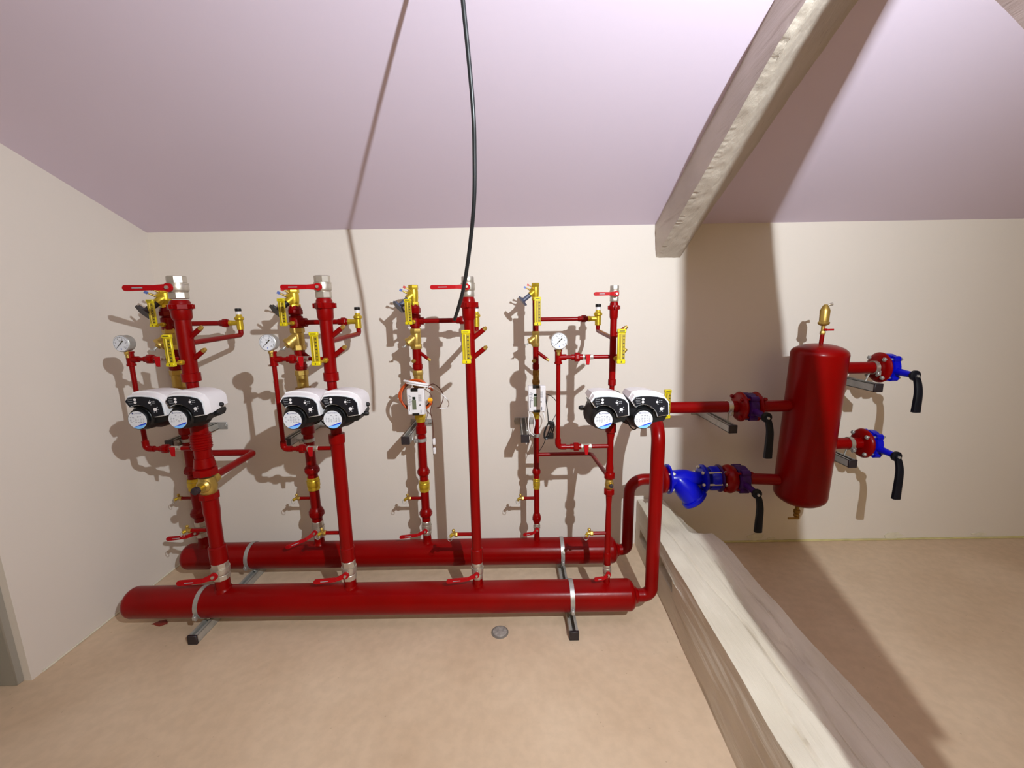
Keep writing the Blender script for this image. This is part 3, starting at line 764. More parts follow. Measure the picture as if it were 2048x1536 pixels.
# rails with clamps
for x, y0, lab in ((-1.478, -.775, 'galvanised floor rail under the left ends of both header pipes'), (.263, -.785, 'galvanised floor rail under the right ends of both header pipes')):
    t = thing('floor_rail', (x, YF, 0), lab, 'rail')
    b = MB(); w = .040; y1 = -.12; L_ = y1-y0; ym = (y0+y1)/2
    b.box((x, ym, .0025), (w, L_, .003)); b.box((x-w/2+.0015, ym, .021), (.003, L_, .040)); b.box((x+w/2-.0015, ym, .021), (.003, L_, .040))
    b.box((x-w/2+.006, ym, .0405), (.012, L_, .003)); b.box((x+w/2-.006, ym, .0405), (.012, L_, .003)); b.build('channel', RAIL, t)
    MB().box((x, y0-.002, .022), (w+.003, .012, .045), None, .002).build('end_cap', CAPM, t)
    for Y in (YF, YK):
        c = clamp_ring((x, Y, ZM), EX, RM+.0005, .020, t, ZINC, bolt=(0, -1, -.35))
        b = MB(); b.cyl((x, Y, .038), (x, Y, ZM-RM-.002), .006, n=10); b.hexn((x, Y, .042), (x, Y, .050), .011, 6); b.build('stud', ZINC, t)

# ------------------------------------------------------------------ supply columns
for k in range(4):
    X, Y, r, od = XS[k], YF, RS[k], ORDN[k]; z = lambda py: zat(py, X, Y)
    t = thing('supply_pipe', (X, Y, ZM+RM), f'red painted supply pipe of the {od} column', 'pipe', 'red pipes of the four columns')
    cfg = [dict(vt=(552, 598), un=(600, 640), lowu=(745, 763), neck=(763, 779), sock=(1090, 1124), bv=(1123, 1156), pk=[(676, 661), (720, 705)], dr=(1060, 383)),
           dict(vt=(551, 596), un=(596, 641), lowu=(744, 762), neck=(762, 779), sock=(1092, 1120), bv=(1120, 1157), pk=[(674, 658), (714, 698)], dr=(1065, 652)),
           dict(vt=(553, 594), un=(594, 640), lowu=None, neck=None, sock=(1096, 1124), bv=(1123, 1155), pk=[(677, 659), (715, 697)], dr=(1068, 915)),
           dict(vt=(571, 603), un=(603, 638), lowu=(758, 771), neck=(771, 781), sock=(1104, 1129), bv=(1128, 1152), pk=[(672, 655), (717, 700)], dr=(1066, 1186))][k]
    rv = r*1.22
    if k == 3: rv = .0185
    hl = [.165, .138, .140, .085][k]
    ball_valve(X, Y, z(cfg['vt'][1]), z(cfg['vt'][0]), rv, (-1, 0, 0), hl, f'nickel ball valve with red lever on top of the {od} supply pipe', group='ball valves with red levers')
    union(X, Y, z(cfg['un'][1]), z(cfg['un'][0]), r*1.06, t)
    pumped = k != 2
    zpump = None
    if pumped:
        MB().cyl((X, Y, z(cfg['lowu'][0])), (X, Y, z(cfg['un'][0])-.006), r, n=24).build('upper_pipe', RED, t)
        socket(X, Y, z(cfg['lowu'][1]), z(cfg['lowu'][0]), r*1.0, t, k=1.2)
        b = MB(); zt_, zb_ = z(cfg['neck'][0]), z(cfg['neck'][1])
        b.lathe((X, Y, zb_-.03), EZ, [(0, r*.75), (zt_-zb_+.03, r*.78)], 20); b.lathe((X, Y, zb_-.012), EZ, [(0, r*1.35), (.012, r*1.35)], 24); b.build('pump_flange', RED, t)
    else:
        MB().cyl((X, Y, z(cfg['sock'][0])), (X, Y, z(cfg['un'][0])-.006), r, n=24).build('pipe', RED, t)
    # sensor pockets on the right-hand side
    for (pb, pt), rr_ in zip(cfg['pk'], (.0105, .0105)):
        zb_ = z(pb); L_ = .050 if k < 3 else .042
        pocket(t, (X+r*.6, Y, zb_), (X+r*.8+L_, Y, zb_+L_*.85), .0105 if k < 3 else .0095)
    # below the pump
    if k == 0:
        b = MB(); z1, z2, z3 = z(857), z(905), z(938)
        b.cyl((X, Y, z(944)), (X, Y, z(838)), r*1.12, n=24); b.build('lower_pipe', RED, t)
        b = MB()
        b.lathe((X, Y, z(898)), EZ, [(0, r*1.1), (.004, r*1.32), (z(866)-z(898)-.004, r*1.32), (z(866)-z(898), r*1.1)], 24)
        for i in range(6): b.lathe((X, Y, z(868+5*i)), EZ, [(-.003, r*1.3), (0, r*1.42), (.003, r*1.3)], 24)
        b.build('threaded_sleeve', RED, t)
        b = MB(); b.lathe((X, Y, z(932)), EZ, [(0, r*1.45), (z(915)-z(932), r*1.25)], 24); b.build('collar', RED, t)
        b = MB(); b.hexn((X, Y, z(949)), (X, Y, z(935)), r*1.65, 8, .2); b.build('union_nut', RED, t)
        b = MB(); b.hexn((X, Y, z(996)), (X, Y, z(985)), r*1.40, 8, .2); b.build('union_nut', RED, t)
        b = MB(); b.lathe((X, Y, z(1092)), EZ, [(0, r*.98), (z(1040)-z(1092), r*1.02), (z(1020)-z(1092), r*1.15), (z(1000)-z(1092), r*1.12), (z(992)-z(1092), r*1.1)], 24); b.build('foot_pipe', RED, t)
    elif k == 1:
        socket(X, Y, z(886), z(866), r*1.05, t, k=1.25); b = MB(); b.cyl((X, Y, z(868)), (X, Y, z(838)), r*.9, n=20); b.build('pump_tail', RED, t)
        MB().cyl((X, Y, z(1094)), (X, Y, z(884)), r*1.12, n=24).build('lower_pipe', RED, t)
    elif k == 3:
        b = MB(); b.cyl((X, Y, z(866)), (X, Y, z(835)), r*1.1, n=18); b.hexn((X, Y, z(864)), (X, Y, z(846)), r*1.75, 8, .2); b.lathe((X, Y, z(880)), EZ, [(0, r), (z(866)-z(880), r*1.35)], 18); b.build('union', RED, t)
        MB().lathe((X, Y, z(948)), EZ, [(0, r*1.2), (z(935)-z(948), r*1.25), (z(925)-z(948), r*1.0), (z(878)-z(948), r*1.0)], 20).build('lower_pipe', RED, t)
        b = MB(); b.hexn((X, Y, z(956)), (X, Y, z(944)), r*1.75, 8, .2); b.build('union_nut', RED, t)
        b = MB(); b.hexn((X, Y, z(988)), (X, Y, z(977)), r*1.7, 8, .2); b.build('union_nut', RED, t)
        MB().lathe((X, Y, z(1106)), EZ, [(0, r*1.0), (z(1050)-z(1106), r*1.0), (z(1010)-z(1106), r*.85), (z(990)-z(1106), r*1.05), (z(985)-z(1106), r*1.05)], 20).build('foot_pipe', RED, t)
    socket(X, Y, z(cfg['sock'][1]), z(cfg['sock'][0]), r*1.04, t, k=1.18)
    hl2 = [.145, .130, .130, .060][k]
    ball_valve(X, Y, z(cfg['bv'][1]), z(cfg['bv'][0]), rv*.98, (-1, -.1, 0), hl2, f'nickel ball valve with red lever at the foot of the {od} supply pipe', drop=.014, group='ball valves with red levers')
    MB().cyl((X, Y, ZM+RM-.01), (X, Y, z(cfg['bv'][1])+.004), r*1.05, n=20).build('foot_stub', RED, t)
    # drain branch towards the left
    py, pxd = cfg['dr']; q = at(pxd, py, Y)
    MB().cyl((X, Y, z(py)), (q.x, Y, z(py)), .0085, n=12).build('drain_branch', RED, t)
    drain_cock((q.x, Y, z(py)), -1, f'small brass drain cock low on the {od} supply pipe', .05)
    # thermometer in front
    tz = [(669, 733), (664, 731), (660, 727), (690-32, 727)][k]; dd = [.095, .125, .150, .105][k]
    zt_, zb_ = zat(tz[0], X, Y-dd), zat(tz[1], X, Y-dd)
    thermometer(X+(.008 if k == 3 else 0), Y, zt_, zb_, dd, f'yellow stick thermometer on the {od} supply pipe', r)
    if pumped:
        zc_ = zat(839, X, -.868)
        twin_pump(X, f'white and black twin head circulation pump on the {od} column', zc_)
    # gauge loop
    if k != 2:
        XG = [-1.632, -1.021, .199][[0, 1, 3].index(k)]
        zu, zl = zat(717 if k < 3 else 713, X, Y), zat(896 if k < 3 else 892, X, Y)
        zg = zat([687, 685, None, 682][k], XG, Y-.02)
        g = thing('gauge_pipe', (XG, Y, zl), f'thin red gauge line beside the {od} supply pipe', 'pipe', 'thin red gauge lines')
        MB().tube(fillet([(X-r*.6, Y, zl), (XG, Y, zl), (XG, Y, zg-.058)], .022), .0095, 14).build('pipe', RED, g)
        b = MB(); b.cyl((XG, Y, zu), (X-r*.6, Y, zu), .0085, n=14); b.build('cross_pipe', RED, g)
        b = MB(); b.cyl((XG, Y, zu-.024), (XG, Y, zu+.030), .0145, n=16); b.cyl((XG, Y, zu), (XG+.034, Y, zu), .0135, n=16)
        b.lathe((XG, Y, zu+.026), EZ, [(0, .017), (.008, .017)], 16); b.lathe((XG, Y, zu-.028), EZ, [(0, .017), (.008, .017)], 16); b.build('tee', RED, g)
        b = MB(); b.tube(fillet([(XG, Y, zl+.038), (XG, Y, zl), (XG+.036, Y, zl)], .024), .0135, 14); b.build('elbow', RED, g)
        dX = X-XG
        for zz, nm in ((zu, 'upper'), (zl, 'lower')):
            xu = XG+dX*.34
            b = MB(); b.hexn((xu-.010, Y, zz), (xu+.012, Y, zz), .0205, 8, .2); b.cyl((xu-.024, Y, zz), (xu+.024, Y, zz), .0130, n=14); b.build('union', RED, g)
            small_cock(XG+dX*.53, Y, zz, f'{nm} gauge cock with red butterfly handle beside the {od} supply pipe')
        gauge(XG, Y-.0, zg, .0355, f'round white dial pressure gauge on the gauge line of the {od} column')

# ------------------------------------------------------------------ return columns
for k in range(4):
    X, Y, r, od = XRt[k], YK, RR[k], ORDN[k]; z = lambda py: zat(py, X, Y)
    t = thing('return_pipe', (X, Y, ZM+RM), f'red painted return pipe of the {od} column near the wall', 'pipe', 'red pipes of the four columns')
    c = [dict(bal=(578, 616), st=(656, 699), tee=648, mt=(778, 828), ck=(956, 979), u1=(930, 949), u2=(1014, 1034), bv=(1041, 1072), pr=r*1.05),
         dict(bal=(578, 616), st=(655, 700), tee=645, mt=(778, 828), ck=(954, 979), u1=(929, 948), u2=(1013, 1035), bv=(1041, 1073), pr=r),
         dict(bal=(570, 612), st=(657, 698), tee=642, mt=(770, 823), ck=(960, 982), u1=(933, 952), u2=(1016, 1034), bv=(1041, 1068), pr=r),
         dict(bal=(566, 601), st=(662, 693), tee=639, mt=(764, 817), ck=(956, 977), u1=(935, 950), u2=(1025, 1045), bv=(1046, 1061), pr=r)][k]
    bal = balancing_valve(X, Y, z(c['bal'][1]), z(c['bal'][0]), [.024, .0225, .0205, .0168][k], f'brass balancing valve with handwheel at the top of the {od} return pipe', ang=[.9, .75, .45, .0][k], hand=[DARK, BLACK, SLATE, SLATE][k])
    dd = [.095, .125, .135, .115][k]
    tz = [(599, 654), (597, 652), (598, 649), (594, 651)][k]
    thermometer(X+(.003 if k == 3 else 0), Y, zat(tz[0], X, Y-dd), zat(tz[1], X, Y-dd), dd, f'yellow stick thermometer on the {od} return pipe near its top', r)
    zt = z(c['tee'])
    b = MB(); b.cyl((X, Y, z(c['st'][0])-.001), (X, Y, z(c['bal'][1])+.001), r, n=20); b.build('upper_pipe', RED, t)
    if k < 3:
        b = MB(); b.lathe((X, Y, zt-.03), EZ, [(0, r*1.05), (.004, r*1.28), (.06, r*1.28), (.064, r*1.05)], 22); b.cyl((X, Y, zt), (X+r*2.0, Y, zt), r*.85, n=16); b.build('tee', RED, t)
        b = MB(); b.hexn((X, Y, zt+.040), (X, Y, zt+.066), r*1.35, 8, .2); b.lathe((X, Y, zt+.066), EZ, [(0, r*1.25), (.02, r*.95)], 20); b.build('reducer', RED, t)
    strainer(X, Y, z(c['st'][1]), z(c['st'][0]), [.030, .0285, .0235, .0175][k], f'brass y strainer on the {od} return pipe', ang=[.6, .5, .2, 0][k])
    MB().cyl((X, Y, z(c['mt'][0])-.0), (X, Y, z(c['st'][1])+.001), r, n=20).build('middle_pipe', RED, t)
    socket(X, Y, z(738), z(728), r, t, k=1.15)
    b = MB(); b.hexn((X, Y, z(750)), (X, Y, z(740)), r*1.25, 6); b.cyl((X, Y, z(c['mt'][0])), (X, Y, z(750)), r*1.06, n=18); b.build('brass_adapter', BRASS if k != 3 else BRONZE, t)
    zp = z(704)
    pocket(t, (X+r*.5, Y, zp), (X+r*.6+.052, Y-.015, zp-.040), .0088)
    b = MB(); q = V((X-r*.4, Y-r*.7, z(721))); b.hexn(q, q+V((-.008, -.016, 0)), .010, 6); b.build('sensor_plug', BRASS, t)
    heat_meter(X, Y, z(c['mt'][0])-.004, z(c['mt'][1])+.004, r, f'white heat meter with grey display on the {od} return pipe')
    # lower half
    zmb = z(c['mt'][1])
    b = MB(); b.hexn((X, Y, zmb-.040), (X, Y, zmb-.012), r*1.35, 6); b.cyl((X, Y, zmb-.055), (X, Y, zmb), r*1.08, n=18); b.build('brass_union', BRASSY if k in (2, 3) else BRASS, t)
    b = MB(); b.lathe((X, Y, z(c['u1'][0])), EZ, [(0, r), (zmb-.05-z(c['u1'][0]), r)], 22); b.build('lower_pipe', RED, t)
    if k < 3: b = MB(); b.lathe((X, Y, z(868)), EZ, [(0, r*1.05), (.006, r*1.28), (z(850)-z(868)-.006, r*1.28), (z(850)-z(868), r)], 22); b.build('coupling', RED, t)
    bulge(X, Y, z(c['u1'][1]), z(c['u1'][0]), r*.92, t)
    MB().cyl((X, Y, z(c['ck'][0])-.001), (X, Y, z(c['u1'][1])+.001), r*1.02, n=20).build('nipple', RED, t)
    check_valve(X, Y, z(c['ck'][1]), z(c['ck'][0]), r*1.08, f'brass check valve on the lower part of the {od} return pipe')
    MB().cyl((X, Y, z(c['u2'][0])-.001), (X, Y, z(c['ck'][1])+.001), r*1.0, n=20).build('foot_pipe', RED, t)
    bulge(X, Y, z(c['u2'][1]), z(c['u2'][0]), r*.95, t)
    MB().cyl((X, Y, z(c['bv'][0])-.002), (X, Y, z(c['u2'][1])+.001), r*1.05, n=20).build('nipple', RED, t)
    hd = [(-1, -.15, 0), (-1, -.55, -.18), (-1, -.1, -.03), (-1, -.1, -.03)][k]
    ball_valve(X, Y, z(c['bv'][1]), z(c['bv'][0]), r*1.16, hd, [.135, .135, .130, .070][k], f'ball valve with red lever at the foot of the {od} return pipe', drop=.016, group='ball valves with red levers')
    MB().cyl((X, Y, ZM+RM-.01), (X, Y, z(c['bv'][1])+.004), r*1.0, n=18).build('foot_stub', RED, t)
    zd = z(996); qx = X-r-.055
    MB().cyl((X, Y, zd), (qx, Y, zd), .0085, n=12).build('drain_branch', RED, t)
    drain_cock((qx, Y, zd), -1, f'small brass drain cock halfway down the {od} return pipe', .05)
    # bracket and clamp
    bx = [-1.790, -1.180, -.560, .062][k]
    br = wall_bracket(bx, .818, -.35, f'galvanised channel bracket holding the {od} return pipe to the wall')
    zc_ = zat(879 if k != 3 else 870, X, Y)
    cr = clamp_ring((X, Y, zc_), EZ, r+.001, .018, br, ZINC, bolt=(-.8, -.6, 0))
    b = MB(); b.tube([(bx+.012, Y+.01, .842), (bx+.02, Y, zc_), (X-r-.012, Y-.004, zc_)], .0045, 8); b.build('clamp_rod', ZINC, br)
    # crossover with bypass valve back to the supply pipe
    XB = XS[k]+(.010 if k == 3 else 0.0)
    rb = .0125 if k < 3 else .0105
    cp = thing('bypass_pipe', ((X+XB)/2, Y, zt), f'red crossover pipe between return and supply of the {od} column', 'pipe', 'red crossover pipes')
    MB().cyl((X+r*.5, Y, zt), (XB-.045, Y, zt), rb, n=16).build('pipe', RED, cp)
    xu = XB-.075
    b = MB(); b.hexn((xu-.010, Y, zt), (xu+.014, Y, zt), rb*1.75, 8, .2); b.lathe((xu-.030, Y, zt), EX, [(0, rb), (.006, rb*1.3), (.05, rb*1.3), (.056, rb)], 16); b.build('union', RED, cp)
    zt2 = zt-.062; zS = zat(680, XS[k], YF)
    MB().tube(fillet([(XB, Y, zt-.030), (XB, Y, zt2), (XS[k], YF+RS[k]*.5, zt2-.010)], .026), rb*.95, 14).build('elbow_pipe', RED if k != 3 else RED, cp)
    bvv = thing('bypass_valve', (XB, Y, zt-.03), f'small brass bypass valve with black cap behind the {od} supply pipe', 'valve', 'brass bypass valves')
    b = MB(); b.cyl((XB, Y, zt-.034), (XB, Y, zt+.032), .0155, n=18); b.cyl((XB-.050, Y, zt), (XB, Y, zt), .0125, n=16); b.hexn((XB-.052, Y, zt), (XB-.040, Y, zt), .0155, 6)
    b.lathe((XB, Y, zt+.012), EZ, [(0, .0155), (.006, .0215), (.014, .0215), (.022, .014), (.034, .012)], 18); b.build('body', BRASSY, bvv)
    MB().cyl((XB, Y, zt+.042), (XB, Y, zt+.058), .0125, n=16).build('neck', WHITE, bvv)
    MB().lathe((XB, Y, zt+.058), EZ, [(0, .0135), (.002, .0145), (.013, .0145), (.015, .012)], 18).build('cap', BLACK, bvv)
    # mixing line on columns with a three-way valve
    if k in (0, 3):
        ze = zat(905 if k == 0 else 907, XS[k]-.01, Y); zv = zat(968 if k == 0 else 965, XS[k], YF); rm = .0175 if k == 0 else .0105
        mp = thing('mixing_pipe', ((X+XS[k])/2, Y, ze), f'red pipe running from the {od} return pipe forward to the mixing valve', 'pipe')
        xm = XS[k]-.012
        MB().tube(fillet([(X+r*.5, Y, ze), (xm, Y, ze), (XS[k], YF+.035, zv+.018)], .030), rm, 16).build('pipe', RED, mp)
        mv = thing('mixing_valve', (XS[k], YF, zv-.04), f'brass three way mixing valve low on the {od} supply pipe', 'valve')
        rv = .036 if k == 0 else .0185; xs = XS[k]
        b = MB(); b.lathe((xs, YF, zv-.045 if k == 0 else zv-.028), EZ, [(0, rv*.85), (rv*.3, rv*.95), (rv*1.0, rv*1.08), (rv*1.7, rv*.95), (rv*2.2 if k == 0 else rv*2.8, rv*.85)], 22)
        b.cyl((xs, YF, zv), (xs, YF+.055 if k == 0 else YF+.035, zv+.014), rv*.72, n=18); b.lathe((xs, YF-rv*.3, zv), -EY, [(0, rv*.86), (rv*.55, rv*.86), (rv*.8, rv*.62)], 20)
        b.build('body', BRASS, mv)
        MB().cyl((xs, YF-rv*.8, zv), (xs, YF-rv*2.0, zv), rv*.30, n=12).build('spindle', BRASSY, mv)
        MB().lathe((xs, YF-rv*1.75, zv), -EY, [(0, rv*.42), (.004, rv*.50), (rv*.55, rv*.46), (rv*.62, rv*.3)], 14).build('knob', DARK, mv)

# ------------------------------------------------------------------ risers to the tank
YT = -.33
ZU, ZL = .966, .556
R5 = .0300
t = thing('supply_riser', (.645, YF, 0), 'thick red riser from the front header up and back to the tank', 'pipe')
MB().tube(fillet([(.560, YF, ZM-.004), (.645, YF, ZM-.004), (.645, YF, ZU), (.690, YT, ZU), (1.165, YT, ZU)], .085, 10), R5, 24).build('pipe', RED, t)
MB().lathe((.562, YF, ZM-.004), EX, [(0, .040), (.012, .038), (.02, .031)], 22).build('weld_collar', RED, t)
t2 = thing('return_riser', (.632, YK, 0), 'thick red riser from the rear header up to the blue strainer', 'pipe')
MB().tube(fillet([(.566, YK, ZM), (.632, YK, ZM), (.632, YK, ZL), (.80, YK, ZL)], .085, 10), R5, 24).build('pipe', RED, t2)
MB().lathe((.566, YK, ZM), EX, [(0, .040), (.012, .038), (.02, .031)], 22).build('weld_collar', RED, t2)
def flange(x0, x1, Y, Z_, r, m_, parent, name='flange', rnd=.35, n=34):
    h = x1-x0; c = h*rnd
    return MB().lathe((x0, Y, Z_), EX, [(0, r*.72), (c*.3, r*.90), (c, r), (h-c, r), (h-c*.3, r*.90), (h, r*.72)], n).build(name, m_, parent)
def bolts(x0, x1, Y, Z_, rad, parent, n=4, ph=math.pi/4, m_=None, r=.006):
    for i in range(n):
        a = ph+2*math.pi*i/n; y = Y+rad*math.cos(a); z_ = Z_+rad*math.sin(a)
        b = MB(); b.cyl((x0-.012, y, z_), (x1+.014, y, z_), r, n=10); b.hexn((x0-.008, y, z_), (x0, y, z_), r*1.8, 6); b.hexn((x1, y, z_), (x1+.008, y, z_), r*1.8, 6)
        b.build('bolt', m_ or ZINC, parent)
flange(.795, .832, YK, ZL, .077, RED, t2)
# blue Y strainer
bs = thing('flanged_strainer', (.84, YK, ZL-.15), 'blue cast iron y strainer with bolted flanges left of the red tank', 'strainer')
flange(.833, .850, YK, ZL, .080, BLUE, bs, rnd=.2)
b = MB(); o = V((.905, YK, ZL))
b.lathe((.846, YK, ZL), EX, [(0, .040), (.02, .045), (.06, .050), (.10, .048), (.14, .036), (.185, .033)], 26)
ax = V((.62, -.18, -.76)).normalized(); p0 = V((.885, YK, ZL+.012))
b.lathe(p0, ax, [(0, .042), (.03, .055), (.09, .061), (.145, .061)], 26)
b.build('body', BLUE, bs)
MB().lathe(p0+ax*.140, ax, [(0, .066), (.006, .071), (.022, .071), (.030, .060), (.036, .020)], 28).build('cap', BLUE, bs)
flange(1.018, 1.045, YK, ZL, .075, BLUE, bs, rnd=.3)
bolts(.795, .850, YK, ZL, .064, bs, 4)
# butterfly valves
def butterfly(x0, Y, Z_, bodym, label, fl1=True, fl2=True, r=.076, w=.045, gap=.0, lever_drop=.20, fm=None, bm=None, fw=.036):
    t = thing('butterfly_valve', (x0, Y, Z_-r), label, 'valve', 'butterfly valves with black levers')
    if fl1: flange(x0-fw, x0, Y, Z_, r*1.02, fm or RED, t, rnd=.45)
    h = w
    b = MB(); b.lathe((x0+.001, Y, Z_), EX, [(0, r*.80), (h*.15, r*.93), (h*.85, r*.93), (h, r*.80)], 32)
    for a in (45, 135, 225, 315):
        q = V((x0+h/2, Y+r*.88*math.cos(math.radians(a)), Z_+r*.88*math.sin(math.radians(a)))); b.cyl(q-EX*h*.38, q+EX*h*.38, r*.22, n=12)
    nk = V((x0+h/2, Y-r*.8, Z_-.010)); ne = V((x0+h/2+.006, Y-.150, Z_-.018))
    b.cyl(nk+V((0, .03, 0)), ne, .020, .014, n=14); b.build('body', bodym, t)
    bolts(x0-(fw if fl1 else .0), x0+h+(fw*.8 if fl2 else 0), Y, Z_, r*.86, t, 4, m_=bm)
    if fl2: flange(x0+h+.001, x0+h+fw*.8, Y, Z_, r*1.0, fm or RED, t, rnd=.45)
    hb = MB(); hb.lathe(ne+V((0, .004, 0)), -EY, [(0, .022), (.004, .025), (.014, .025), (.018, .016)], 18); hub = hb.build('lever_hub', LEVER, t)
    b = MB(); pts = catmull([ne+V((-.002, -.008, .006)), ne+V((.010, -.012, -.028)), ne+V((.014, -.020, -.075)), ne+V((.012, -.024, -lever_drop*.72)), ne+V((.012, -.024, -lever_drop))], 6)
    hw = [.013, .015, .015, .016, .017]; i0 = []
    for i, p in enumerate(pts):
        f = i/(len(pts)-1); wv = .0125+.0055*f; th = .0075
        j = len(b.v)
        for dx, dy in ((-wv, -th), (-wv*.6, -th*1.5), (wv*.6, -th*1.5), (wv, -th), (wv, th), (-wv, th)): b.v.append(p+V((dx, dy, 0)))
        i0.append(j)
    b.loft(i0, 6); b.build('lever', LEVER, t)
    b = MB(); b.hexn(ne+V((0, -.012, 0)), ne+V((0, -.026, 0)), .007, 6); b.build('hub_nut', ZINC, hub)
    return t
butterfly(1.198, YT, ZU, PURP, 'butterfly valve with black lever on the upper left pipe of the red tank', w=.050, bm=RED)
# lower left run: blue wafer next to the strainer flange, then the valve with its red joint
sp = thing('flange_spacer', (1.06, YK, ZL-.08), 'blue spacer ring with steel bolts between strainer and valve', 'spacer')
MB().lathe((1.062, YK, ZL), EX, [(0, .060), (.010, .066), (.045, .066), (.052, .058)], 30).build('ring', BLUE, sp)
flange(1.110, 1.128, YK, ZL, .074, PURP, sp, rnd=.35)
bolts(1.016, 1.130, YK, ZL, .062, sp, 6, 0.2, NICK, .0055)
butterfly(1.200, YK-.01, ZL, PURP, 'butterfly valve with black lever on the lower left pipe of the red tank', w=.060, fw=.066, fl2=False, bm=RED)
# ------------------------------------------------------------------ tank
TX = 1.552
tk = thing('buffer_tank', (TX, YT, .41), 'tall red cylindrical buffer tank mounted on the back wall', 'tank')
RT = .1255; zb, ztp = .415, 1.288
prof = []
for i in range(9):
    a = math.pi/2*i/8; prof.append((.070*(1-math.cos(a)), max(.003, RT*math.sin(a))))
prof.append((ztp-zb-.062, RT))
prof += [(ztp-zb-.060, RT*1.004), (ztp-zb-.052, RT*1.004), (ztp-zb-.050, RT)]
for i in range(1, 9):
    a = math.pi/2*i/8; prof.append((ztp-zb-.050+.050*math.sin(a), max(.003, RT*math.cos(a))))
tilt = V((.026, 0, 1)).normalized(); base = V((TX-.011, YT, zb))
MB().lathe(base, tilt, prof, 64).build('shell', RED, tk)
MB().cyl((1.247, YT, ZU), (TX-.08, YT, ZU), R5, n=24).build('inlet_pipe', RED, tk)
MB().cyl((1.262, YK-.012, ZL), (TX-.08, YT, ZL), R5, n=24).build('inlet_pipe', RED, tk)
ZUR, ZLR = 1.160, .757
MB().cyl((TX+.06, YT, ZUR), (1.865, YT, ZUR), R5, n=24).build('outlet_pipe', RED, tk)
MB().cyl((TX+.05, YT, ZLR), (1.835, YT, ZLR), R5, n=24).build('outlet_pipe', RED, tk)
top = base+tilt*(ztp-zb)
MB().cyl(top-EZ*.012, top+V((.003, 0, .048)), .0095, n=14).build('vent_stub', RED, tk)
av = thing('air_vent', top+V((.003, 0, .05)), 'brass automatic air vent on top of the red tank', 'vent')
o = top+V((.003, 0, .045))
b = MB(); b.hexn(o, o+EZ*.016, .0125, 6); b.cyl(o+EZ*.014, o+EZ*.045, .009, n=14); b.build('isolating_valve', BRASS, av)
b = MB(); b.cyl(o+V((0, -.008, .024)), o+V((.004, -.022, .024)), .006, n=10); b.box(o+V((.020, -.024, .024)), (.034, .005, .009), None, .001); b.build('red_handle', REDH, av)
b = MB(); b.lathe(o+EZ*.043, EZ, [(0, .012), (.006, .022), (.012, .026), (.018, .026), (.022, .021), (.075, .0225), (.085, .019), (.100, .012), (.106, .006)], 24); b.build('float_body', BRASS, av)
b = MB(); b.cyl(o+V((.004, 0, .140)), o+V((.022, -.004, .150)), .0055, n=10); b.cyl(o+V((.020, -.004, .149)), o+V((.030, -.006, .150)), .007, n=10); b.build('outlet', NICK, av)
dc = thing('drain_cock', (TX-.012, YT, .37), 'bronze drain cock under the red tank', 'valve')
b = MB(); b.cyl((TX-.014, YT, .42), (TX-.014, YT, .345), .010, n=12); b.hexn((TX-.014, YT, .385), (TX-.014, YT, .365), .016, 6); b.sphere((TX-.014, YT, .352), .015, 12, 8); b.build('body', BRONZE, dc)
b = MB(); b.box((TX-.042, YT-.020, .345), (.062, .006, .010), None, .001); b.build('lever', BRONZE, dc)
butterfly(1.892, YT, ZUR, BLUE, 'butterfly valve with black lever on the upper right pipe of the red tank', fl2=False, w=.040, fw=.030, lever_drop=.175)
butterfly(1.862, YT, ZLR, BLUE, 'butterfly valve with black lever on the lower right pipe of the red tank', fl2=False, w=.040, fw=.034, lever_drop=.215)
# brackets of the tank pipes
br = wall_bracket(1.122, .862, -.385, 'channel bracket under the upper left pipe of the red tank')
clamp_ring((1.122, YT, ZU), EX, R5+.001, .022, br, NICK, bolt=(0, -.8, -.6))
MB().cyl((1.122, YT, .88), (1.122, YT, ZU-R5), .004, n=8).build('stud', ZINC, br)
br = wall_bracket(1.805, 1.072, -.42, 'channel bracket under the upper right pipe of the red tank')
clamp_ring((1.848, YT, ZUR), EX, R5+.001, .020, br, NICK, bolt=(0, -.8, -.6)); MB().cyl((1.815, YT, 1.09), (1.83, YT, ZUR-R5), .004, n=8).build('stud', ZINC, br)
br = wall_bracket(1.745, .672, -.40, 'channel bracket under the lower right pipe of the red tank')
clamp_ring((1.775, YT, ZLR), EX, R5+.001, .020, br, NICK, bolt=(0, -.8, -.6)); MB().cyl((1.755, YT, .69), (1.765, YT, ZLR-R5), .004, n=8).build('stud', ZINC, br)
# thermometer on the pipe from the front header to the tank
zt_, zb_ = zat(779, .775, -.40), zat(836, .775, -.40)
thermometer(.775, YT, zt_, zb_, .072, 'yellow stick thermometer on the thick pipe behind the rightmost pump', R5)

# ------------------------------------------------------------------ hanging cable
pts = [(-.112, -1.415, 2.455), (-.105, -1.412, 2.30), (-.096, -1.405, 2.168), (-.089, -1.395, 2.074), (-.082, -1.385, 1.959), (-.083, -1.364, 1.874), (-.089, -1.344, 1.764), (-.107, -1.300, 1.661), (-.131, -1.256, 1.559), (-.154, -1.218, 1.497), (-.171, -1.189, 1.460)]
tag(MB().tube(catmull(pts, 6), .0054, 10).build('hanging_cable', CABLE), 'loose black cable hanging from the sloping ceiling', 'cable')

